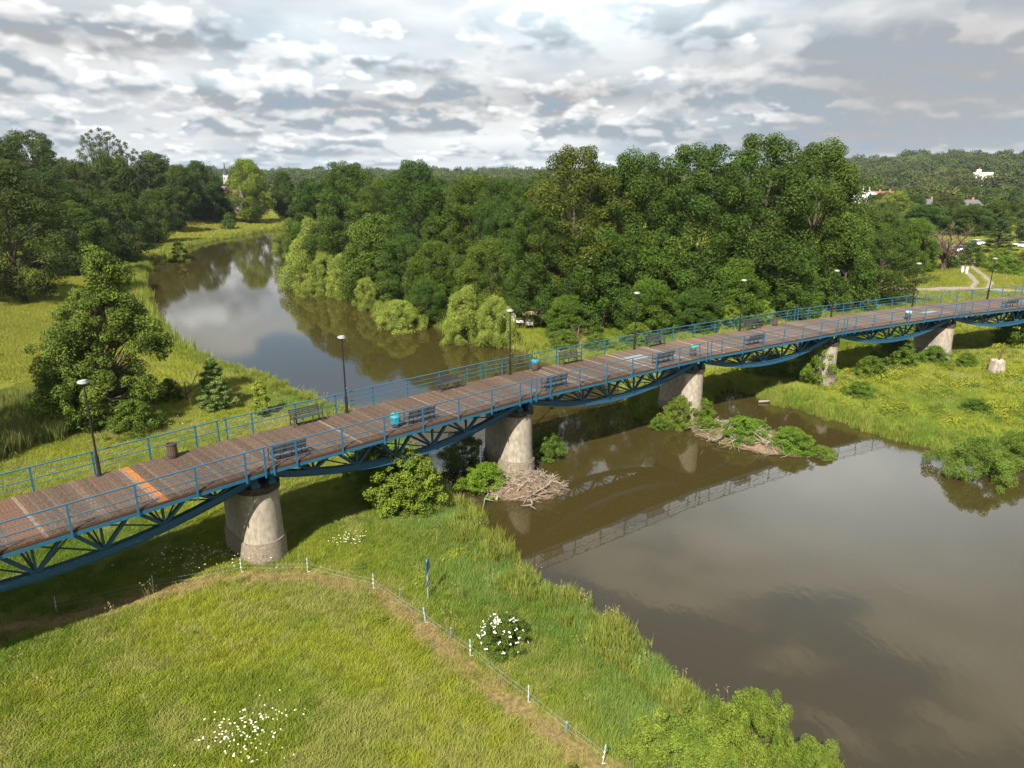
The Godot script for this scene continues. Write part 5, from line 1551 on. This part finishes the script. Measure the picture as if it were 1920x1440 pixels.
func far_wood() -> void:
	var ms := []
	for k in 3:
		var cl := []
		var g0 := RandomNumberGenerator.new()
		g0.seed = 500 + k
		for j in 16:
			var a := j * 2.4
			var t := (j + 0.5) / 16.0
			cl.append([Vector3(cos(a) * 3.6 * sqrt(1.0 - t * t * 0.8), 2.5 + 7.5 * t, sin(a) * 3.6 * sqrt(1.0 - t * t * 0.8)), Vector3.ONE * g0.randf_range(1.4, 2.3)])
		ms.append(leaves(cl, 620, 0.95, Color(0.028, 0.044, 0.010), Color(0.060, 0.080, 0.016), 510 + k, 0.5, 0.8, 0.4).mesh())
	var lists := [[[], []], [[], []], [[], []]]
	var g := RandomNumberGenerator.new()
	g.seed = 520
	for band in [[400.0, 760.0, 5200], [760.0, 1500.0, 13000], [1500.0, 2700.0, 9000]]:
		for k in band[2]:
			var az := deg_to_rad(g.randf_range(-44.0, 44.0))
			var r := sqrt(lerpf(band[0] * band[0], band[1] * band[1], g.randf()))
			var x := sin(az) * r
			var z := -cos(az) * r
			var nn := n_big.get_noise_2d(x * 0.25, z * 0.25)
			if r < 900.0 and nn < -0.26: continue          # clearings
			if blocks(x, z): continue
			var h := (0.55 + 0.5 * g.randf() + 0.45 * g.randf() * g.randf()) * (0.85 if r < 700.0 and az > 0.3 else 1.05) * (1.0 if r < 700.0 else 1.35 if r < 1400.0 else g.randf_range(1.2, 2.0))
			var i: int = k % 3
			lists[i][0].append(Transform3D(Basis(Vector3.UP, g.randf() * TAU).scaled(Vector3(h * g.randf_range(0.9, 1.3), h, h)), Vector3(x, height(x, z) - 0.8, z)))
			var v := g.randf_range(0.8, 1.15) * (1.0 + 0.7 * n_big.get_noise_2d(x * 0.5 + 900.0, z * 0.5))
			lists[i][1].append(Color(v * g.randf_range(0.9, 1.2) * (1.0 + 0.3 * nn), v, v * 1.05))
	var fm := leaf_mat("far_foliage", Color.WHITE, 0.25)
	for i in 3:
		scatter("far_wood", ms[i], fm, lists[i][0], lists[i][1], ["distant woods closing the horizon", "distant woods covering the low hills", "distant woods mixed among the far houses"][i], "woods")

# ------------------------------------------------------------------ far houses, cars
func polar(az: float, r: float) -> Vector3:
	var a := deg_to_rad(az)
	return Vector3(sin(a) * r, 0, -cos(a) * r)

func house(label: String, az: float, r: float, base: float, w: float, d: float, wall_h: float, roof_h: float, wall: Color, roof: Color, turn: float, windows: int, chimneys := 0) -> Node3D:
	var at := polar(az, r)
	var ground := height(at.x, at.z)
	at.y = maxf(base, ground)
	base = at.y
	var o := thing("house", label, "house", at, deg_to_rad(turn))
	var wm := mat("wall_%d_%d_%d" % [roundi(wall.r * 100), roundi(wall.g * 100), roundi(wall.b * 100)], lin(wall.r, wall.g, wall.b), 0.85)
	var rm := mat("roof_%d_%d_%d" % [roof.r * 100, roof.g * 100, roof.b * 100], lin(roof.r, roof.g, roof.b), 0.85)
	var foot := minf(ground - base, 0.0) - 1.0
	bar(o, "wall", Vector3(-w * 0.5, (wall_h + foot) * 0.5, 0), Vector3(w * 0.5, (wall_h + foot) * 0.5, 0), d, wall_h - foot, wm)
	if roof_h > 0.0:
		var s := Shape.new()
		var e := 0.4
		var a := Vector3(-w * 0.5 - e, wall_h - 0.1, d * 0.5 + e)
		var b := Vector3(w * 0.5 + e, wall_h - 0.1, d * 0.5 + e)
		var c := Vector3(w * 0.5 + e, wall_h - 0.1, -d * 0.5 - e)
		var f := Vector3(-w * 0.5 - e, wall_h - 0.1, -d * 0.5 - e)
		var p := Vector3(-w * 0.42, wall_h + roof_h, 0)
		var q := Vector3(w * 0.42, wall_h + roof_h, 0)
		s.quad(a, b, q, p)
		s.quad(c, f, p, q)
		s.v.append_array(PackedVector3Array([f, a, p, b, c, q]))
		var k := s.v.size() - 6
		s.i.append_array(PackedInt32Array([k, k + 1, k + 2, k + 3, k + 4, k + 5]))
		part(o, "roof", s.mesh(), rm)
	else:
		bar(o, "roof", Vector3(-w * 0.5 - 0.2, wall_h + 0.15, 0), Vector3(w * 0.5 + 0.2, wall_h + 0.15, 0), d + 0.4, 0.3, rm)
	for k in windows:
		var x := (k + 0.5) / windows * w - w * 0.5
		var win := bar(o, "window", Vector3(x - 0.6, wall_h * 0.6, d * 0.5 + 0.03), Vector3(x + 0.6, wall_h * 0.6, d * 0.5 + 0.03), 0.06, 1.4, mat("window_dark", lin(0.03, 0.035, 0.04), 0.15))
	for k in chimneys:
		var x := (k + 0.5) / chimneys * w * 0.9 - w * 0.45
		bar(o, "chimney", Vector3(x, wall_h + roof_h * 0.5, 0.3), Vector3(x, wall_h + roof_h + 1.1, 0.3), 0.8, 0.8, mat("chimney_brick", lin(0.32, 0.12, 0.07), 0.9))
	return o

func houses() -> void:
	var cream := Color(0.56, 0.53, 0.47)
	# the white block on the hillside: three stepped volumes
	var wb := house("large white flat-roofed block on the wooded hillside", 32.5, 880.0, 5.6, 17.0, 12.0, 11.0, 0.0, cream, Color(0.6, 0.57, 0.5), -32.0, 6)
	bar(wb, "wing", Vector3(8.5, 3.0, 1.0), Vector3(18.0, 3.0, 1.0), 11.0, 9.2, mats["wall_56_53_47"])
	bar(wb, "stair_tower", Vector3(-6.0, 12.5, -2.0), Vector3(-2.0, 12.5, -2.0), 4.0, 3.0, mats["wall_56_53_47"])
	bar(wb, "chimney", Vector3(-4.6, 14.0, -2.0), Vector3(-3.4, 14.0, -2.0), 1.2, 3.0, mat("chimney_brick", lin(0.32, 0.12, 0.07), 0.9))
	house("long pale house partly hidden by a tree right of the white block", 34.1, 900.0, 7.4, 13.0, 9.0, 5.0, 1.5, cream, Color(0.55, 0.5, 0.45), -34.0, 4)
	house("house with a crimson roof below the white block", 33.1, 830.0, 2.6, 11.0, 10.0, 4.6, 5.4, Color(0.5, 0.42, 0.36), Color(0.27, 0.045, 0.04), -10.0, 2, 1)
	house("small house with a brick red gable left of the crimson roof", 32.15, 840.0, 3.4, 9.0, 9.0, 4.0, 4.0, Color(0.6, 0.5, 0.42), Color(0.40, 0.16, 0.10), -60.0, 1, 1)
	house("house with a bright orange roof among the hillside trees", 30.0, 900.0, 10.0, 11.0, 9.0, 2.2, 4.5, Color(0.4, 0.36, 0.3), Color(0.36, 0.14, 0.06), -25.0, 2, 1)
	house("house with a red roof low in the trees", 30.75, 860.0, 3.0, 13.0, 9.0, 4.0, 3.6, Color(0.5, 0.45, 0.42), Color(0.30, 0.06, 0.045), -30.0, 2)
	house("house with a faded brick roof among the trees", 27.15, 820.0, 6.8, 13.0, 9.0, 3.5, 3.0, Color(0.45, 0.4, 0.36), Color(0.30, 0.15, 0.11), -20.0, 2, 1)
	# the white hall and the long roof nearer by
	var hall := house("big white hall with a sloping roof behind the domed willow", 25.7, 410.0, 3.6, 16.0, 18.0, 4.0, 3.2, Color(0.55, 0.55, 0.54), Color(0.60, 0.60, 0.60), 40.0, 3)
	for k in 2: rod(hall, "vent_pipe", Vector3(-3.0 + 7.0 * k, 7.0, 0), Vector3(-3.0 + 7.0 * k, 10.0, 0), 0.25, mat("vent_grey", lin(0.35, 0.37, 0.4), 0.5))
	house("brick terrace roof with chimneys behind the white hall", 26.6, 440.0, 5.2, 16.0, 8.0, 3.2, 2.2, Color(0.4, 0.22, 0.15), Color(0.22, 0.10, 0.07), -26.0, 4, 3)
	var lr := house("long low building with a dark slate roof and brick chimneys", 31.0, 390.0, 3.4, 24.0, 9.0, 2.6, 2.4, Color(0.5, 0.42, 0.3), Color(0.09, 0.085, 0.09), -34.0, 6, 4)
	# the left skyline
	var ch := thing("church", "white church tower with a dark spire behind the bright tree", "church", polar(-21.2, 880.0) + Vector3(0, 2, 0), 0.4)
	var white := mat("church_white", lin(0.45, 0.43, 0.41), 0.8)
	var slate := mat("church_slate", lin(0.05, 0.055, 0.065), 0.7)
	bar(ch, "tower", Vector3(0, 0, 0), Vector3(0, 17.0, 0), 5.0, 5.0, white)
	bar(ch, "nave", Vector3(2.0, 5.0, 0), Vector3(18.0, 5.0, 0), 9.0, 10.0, white)
	var sp := Shape.new()
	sp.tube([Vector3(0, 16.9, 0), Vector3(0, 18.5, 0), Vector3(0, 20.5, 0), Vector3(0, 22, 0), Vector3(0, 30, 0)], [3.3, 2.8, 1.5, 1.2, 0.12], 8)
	part(ch, "spire", sp.mesh(), slate)
	for x in [-1.5, 1.5]: bar(ch, "window", Vector3(x - 0.5, 13.0, 2.55), Vector3(x + 0.5, 13.0, 2.55), 0.1, 2.6, mat("window_dark", lin(0.03, 0.035, 0.04), 0.15))
	var mast := thing("mast", "thin dark mast on the skyline left of the church", "mast", polar(-21.85, 860.0) + Vector3(0, 2, 0))
	rod(mast, "pole", Vector3(0, 0, 0), Vector3(-0.8, 27.0, 0), 0.4, slate)
	bar(mast, "crossarm", Vector3(-1.6, 25.0, 0), Vector3(0.4, 25.0, 0), 0.3, 0.3, slate)
	house("house with a steep brown roof behind the bright tree", -20.9, 345.0, 4.4, 9.0, 9.0, 4.0, 6.0, Color(0.28, 0.25, 0.22), Color(0.13, 0.09, 0.075), 20.0, 2, 1)
	house("grey-roofed house in the trees beyond the bend", -15.8, 500.0, 5.0, 16.0, 9.0, 3.0, 2.6, Color(0.6, 0.58, 0.56), Color(0.14, 0.14, 0.16), -8.0, 4, 1)

func make_car(label: String, x: float, z: float, turn: float, paint: Color) -> void:
	var o := thing("parked_car", label, "car", on_ground(x, z), turn, "cars in the car park")
	var pm := mat("car_%d_%d" % [paint.r * 100, paint.b * 100], lin(paint.r, paint.g, paint.b), 0.25)
	pm.clearcoat_enabled = true
	var glass := mat("car_glass", lin(0.015, 0.018, 0.022), 0.08)
	var tyre := mat("tyre", lin(0.012, 0.012, 0.012), 0.9)
	# side outline swept across the width, narrower at the roof
	var low := [[-2.1, 0.35], [-2.15, 0.75], [-1.9, 0.95], [-0.9, 1.02], [1.9, 1.05], [2.12, 0.85], [2.1, 0.35]]
	var s := Shape.new()
	for side in [-1.0, 1.0]:
		for p in low: s.v.append(Vector3(p[0], p[1], side * (0.88 if p[1] < 0.9 else 0.84)))
	var n := low.size()
	for k in n - 1: s.i.append_array(PackedInt32Array([k, k + 1, n + k, k + 1, n + k + 1, n + k]))
	for k in n - 2: s.i.append_array(PackedInt32Array([0, k + 2, k + 1, n, n + k + 1, n + k + 2]))
	part(o, "body", s.mesh(), pm)
	var cab := [[-0.95, 1.0, 0.80], [-0.25, 1.46, 0.62], [1.25, 1.48, 0.62], [1.95, 1.03, 0.80]]
	var t := Shape.new()
	for side in [-1.0, 1.0]:
		for p in cab: t.v.append(Vector3(p[0], p[1], side * p[2]))
	t.i.append_array(PackedInt32Array([0, 1, 4, 1, 5, 4, 2, 3, 6, 3, 7, 6, 0, 2, 1, 0, 3, 2, 4, 5, 6, 4, 6, 7]))
	part(o, "windows", t.mesh(), glass)
	bar(o, "roof_panel", Vector3(-0.27, 1.485, 0), Vector3(1.27, 1.495, 0), 1.28, 0.05, pm)
	for x2 in [-1.35, 1.3]:
		for side in [-1.0, 1.0]:
			var w := rod(o, "wheel", Vector3(x2, 0.32, side * 0.70), Vector3(x2, 0.32, side * 0.90), 0.32, tyre, 14)
			rod(w, "rim", Vector3(0, 0, side * 0.195), Vector3(0, 0, side * 0.205), 0.2, mat("rim", lin(0.4, 0.4, 0.42), 0.3, 0.8), 12)
	for side in [-1.0, 1.0]:
		bar(o, "headlight", Vector3(-2.14, 0.72, side * 0.6 - 0.15), Vector3(-2.14, 0.72, side * 0.6 + 0.15), 0.06, 0.14, mat("headlight_clear", lin(0.6, 0.6, 0.62), 0.1))
		bar(o, "tail_light", Vector3(2.125, 0.85, side * 0.65 - 0.12), Vector3(2.125, 0.85, side * 0.65 + 0.12), 0.05, 0.16, mat("tail_red", lin(0.35, 0.01, 0.01), 0.2))

func _ready() -> void:
	# ---------- camera
	var cam := Camera3D.new()
	cam.name = "camera"
	cam.position = Vector3(0, 19.3, 0)
	cam.rotation_degrees = Vector3(-16.46, 0, 0)
	cam.fov = 56.86
	cam.near = 0.5
	cam.far = 12000.0
	add_child(cam)
	cam.current = true
	# ---------- noises
	n_big.seed = 1; n_big.frequency = 0.045; n_big.fractal_octaves = 3
	n_mid.seed = 2; n_mid.frequency = 0.16; n_mid.fractal_octaves = 3
	n_fine.seed = 3; n_fine.frequency = 0.6; n_fine.fractal_octaves = 3
	n_cloud.noise_type = FastNoiseLite.TYPE_SIMPLEX_SMOOTH
	n_cloud.seed = 14; n_cloud.frequency = 1.0; n_cloud.fractal_octaves = 5; n_cloud.fractal_gain = 0.5
	n_cloud2.seed = 9; n_cloud2.frequency = 1.0; n_cloud2.fractal_octaves = 4
	n_puff.noise_type = FastNoiseLite.TYPE_SIMPLEX
	n_puff.fractal_type = FastNoiseLite.FRACTAL_RIDGED
	n_puff.seed = 21; n_puff.frequency = 1.0; n_puff.fractal_octaves = 5; n_puff.fractal_gain = 0.5
	# ---------- sky and sun
	var env := Environment.new()
	env.background_mode = Environment.BG_SKY
	var sky := Sky.new()
	var pano := PanoramaSkyMaterial.new()
	pano.panorama = sky_panorama()
	sky.sky_material = pano
	env.sky = sky
	env.background_energy_multiplier = 0.43
	env.tonemap_mode = Environment.TONE_MAPPER_LINEAR
	env.tonemap_exposure = 2.4
	env.sdfgi_enabled = true
	env.ssao_enabled = true
	env.ssil_enabled = true
	env.fog_enabled = true
	env.fog_density = 0.00005
	env.fog_light_color = Color(0.80, 0.88, 0.95)
	var we := WorldEnvironment.new()
	we.name = "environment"
	we.environment = env
	add_child(we)
	var sun := DirectionalLight3D.new()
	sun.name = "sun"
	sun.light_energy = 1.6
	sun.light_color = Color(1.0, 0.972, 0.93)
	sun.light_angular_distance = 0.5
	sun.shadow_enabled = true
	add_child(sun)
	var el := deg_to_rad(44.5)
	var az := deg_to_rad(19.5)
	sun.look_at_from_position(Vector3.ZERO, Vector3(sin(az) * cos(el), -sin(el), -cos(az) * cos(el)))
	print("sky done ", Time.get_ticks_msec())
	# ---------- the setting
	for p in [[-23.658, -18.916], [-11.675, -31.496], [1.307, -43.041], [15.201, -53.472], [29.911, -62.716], [45.336, -70.711], [61.37, -77.401], [77.9, -82.7]]:
		joints.append(Vector2(p[0], p[1]))
	for p in [[30, 38], [24, 14], [19, 0], [15, -9], [12.6, -15.6], [11.3, -18.1], [10.3, -19.4], [8.8, -20.9], [7.5, -22.5], [6.4, -24.4], [5.2, -26.3], [3.9, -28.2], [2.6, -29.9], [0.7, -31.1], [-0.6, -34.6], [-2.2, -37.7], [-3.6, -40.2], [-5.0, -42.6], [-5.9, -45.7], [-8.2, -50.9], [-11.7, -54.6], [-15.8, -58.8], [-19.7, -62.7], [-24.0, -66.8], [-29.4, -71.2], [-38.6, -80.7], [-53.7, -104.6], [-70.3, -135.3], [-80.9, -160.4], [-88.7, -189.5], [-90.2, -217.6], [-87.3, -241.3], [-84.7, -266.6], [-76, -286], [-52, -298], [-12, -304], [20, -306],
		[20, -284], [-20, -282], [-44, -274], [-58, -256], [-63, -232], [-60.5, -210], [-58.4, -189.5], [-46.9, -151.1], [-38.1, -129.8], [-31.9, -120.6], [-25.9, -114.1], [-22.2, -108.2], [-17.7, -96.5], [-13.7, -94.3], [-10.6, -92.2], [-6.5, -84.9], [-3.8, -82.1], [0.0, -79.4], [2.9, -74.5], [6.6, -70.1], [9.9, -66.2], [10.4, -61.1], [10.3, -55.2], [11.9, -53.3], [14.0, -53.3], [16.0, -55.9], [17.6, -60.3], [19.3, -63.9], [21.7, -62.7], [22.7, -59.2], [24.5, -57.3], [26.2, -54.8], [28.2, -51.8], [29.5, -49.6], [31.6, -47.2], [33.1, -45.9], [35.4, -45.5], [37.8, -44.8], [46, -43], [62, -37], [84, -24], [110, 4], [135, 38]]:
		river.append(Vector2(p[0], p[1]))
	for p in [[-24, -25.5], [-20.1, -26.9], [-16.8, -29.0], [-13.3, -30.4], [-10.0, -30.6], [-6.6, -29.5], [-4.0, -26.7], [-1.9, -24.1], [0.4, -21.5], [2.4, -19.5], [3.8, -18.2], [5.5, -16.4]]:
		track.append(Vector2(p[0], p[1]))
	for p in [[-9.5, -28.6], [-7.0, -26.4], [-5.2, -24.8], [-3.2, -22.4], [-2.2, -21.1], [-0.6, -19.0], [0.6, -17.0]]: faint.append(Vector2(p[0], p[1]))
	sdf.resize(SW * SH)
	var job := WorkerThreadPool.add_group_task(build_sdf_row, SH)
	WorkerThreadPool.wait_for_group_task_completion(job)
	print("shore done ", Time.get_ticks_msec())
	terrain()
	water()
	var dirt := mat("dirt_track", lin(0.34, 0.285, 0.235), 0.95)
	triplanar(dirt, noise_tex(0.03, Color(0.55, 0.55, 0.5), Color(1, 1, 1), 256, 41, 5), Vector3(0.3, 0.3, 0.3), true)
	ribbon("dirt_road", [[62, -119.5], [68.4, -117.6], [76.9, -119.0], [83, -116.0], [92, -110.5], [104, -104.0]], 3.4, dirt, "pale dirt road curving in front of the bridge end")
	ribbon("wheel_track", [[77.0, -118.8], [82.5, -126.0], [87.5, -136.0], [93.5, -149.0], [103, -166.0], [113, -180]], 0.9, dirt, "left wheel rut of the track to the car park")
	ribbon("wheel_track", [[79.4, -118.2], [84.8, -125.4], [89.6, -135.2], [95.6, -148.2], [105, -165.0], [115, -179.4]], 0.9, dirt, "right wheel rut of the track to the car park")
	print("land done ", Time.get_ticks_msec())
	build_bridge()
	trees()
	print("trees done ", Time.get_ticks_msec())
	far_wood()
	houses()
	# ---------- smaller things
	deck_things()
	ground_things()
	driftwood("tangle of grey driftwood heaped against the second pier", 0.9, -41.3, 2.7, 1.6, 0.1, 1.9, 64, 71)
	driftwood("long driftwood island with nettles in front of the third pier", 17.6, -50.6, 5.0, 2.6, -0.75, 1.3, 78, 72)
	var g := RandomNumberGenerator.new()
	g.seed = 88
	var fl := thing("fallen_log", "pale fallen log lying in the water by the far bank", "log", Vector3(23.3, 0.12, -59.6), 0.1)
	part(fl, "stem", crooked(g, Vector3(-1.6, 0, 0), Vector3(1, 0.04, 0), 3.6, 0.11, 0.08).mesh(), wood_mat())
	part(fl, "stub", crooked(g, Vector3(0.4, 0.05, 0), Vector3(0.4, 0.5, 0.6), 0.8, 0.05, 0.1).mesh(), wood_mat())
	make_car("white estate car beside the dark conifer", 124.5, -193.5, 0.15, Color(0.75, 0.75, 0.76))
	make_car("silver-blue car behind the dark round bush", 116.6, -186.3, 0.1, Color(0.35, 0.40, 0.46))
	make_car("white car at the picture's right edge", 133.5, -188.5, 0.2, Color(0.70, 0.70, 0.72))
	make_car("white car half hidden by the dark round bush, nearest the dead tree", 111.0, -177.0, 0.15, Color(0.72, 0.72, 0.73))
	print("things done ", Time.get_ticks_msec())
	meadows()
	for p in protos.values(): p.queue_free()
	print("all done ", Time.get_ticks_msec())
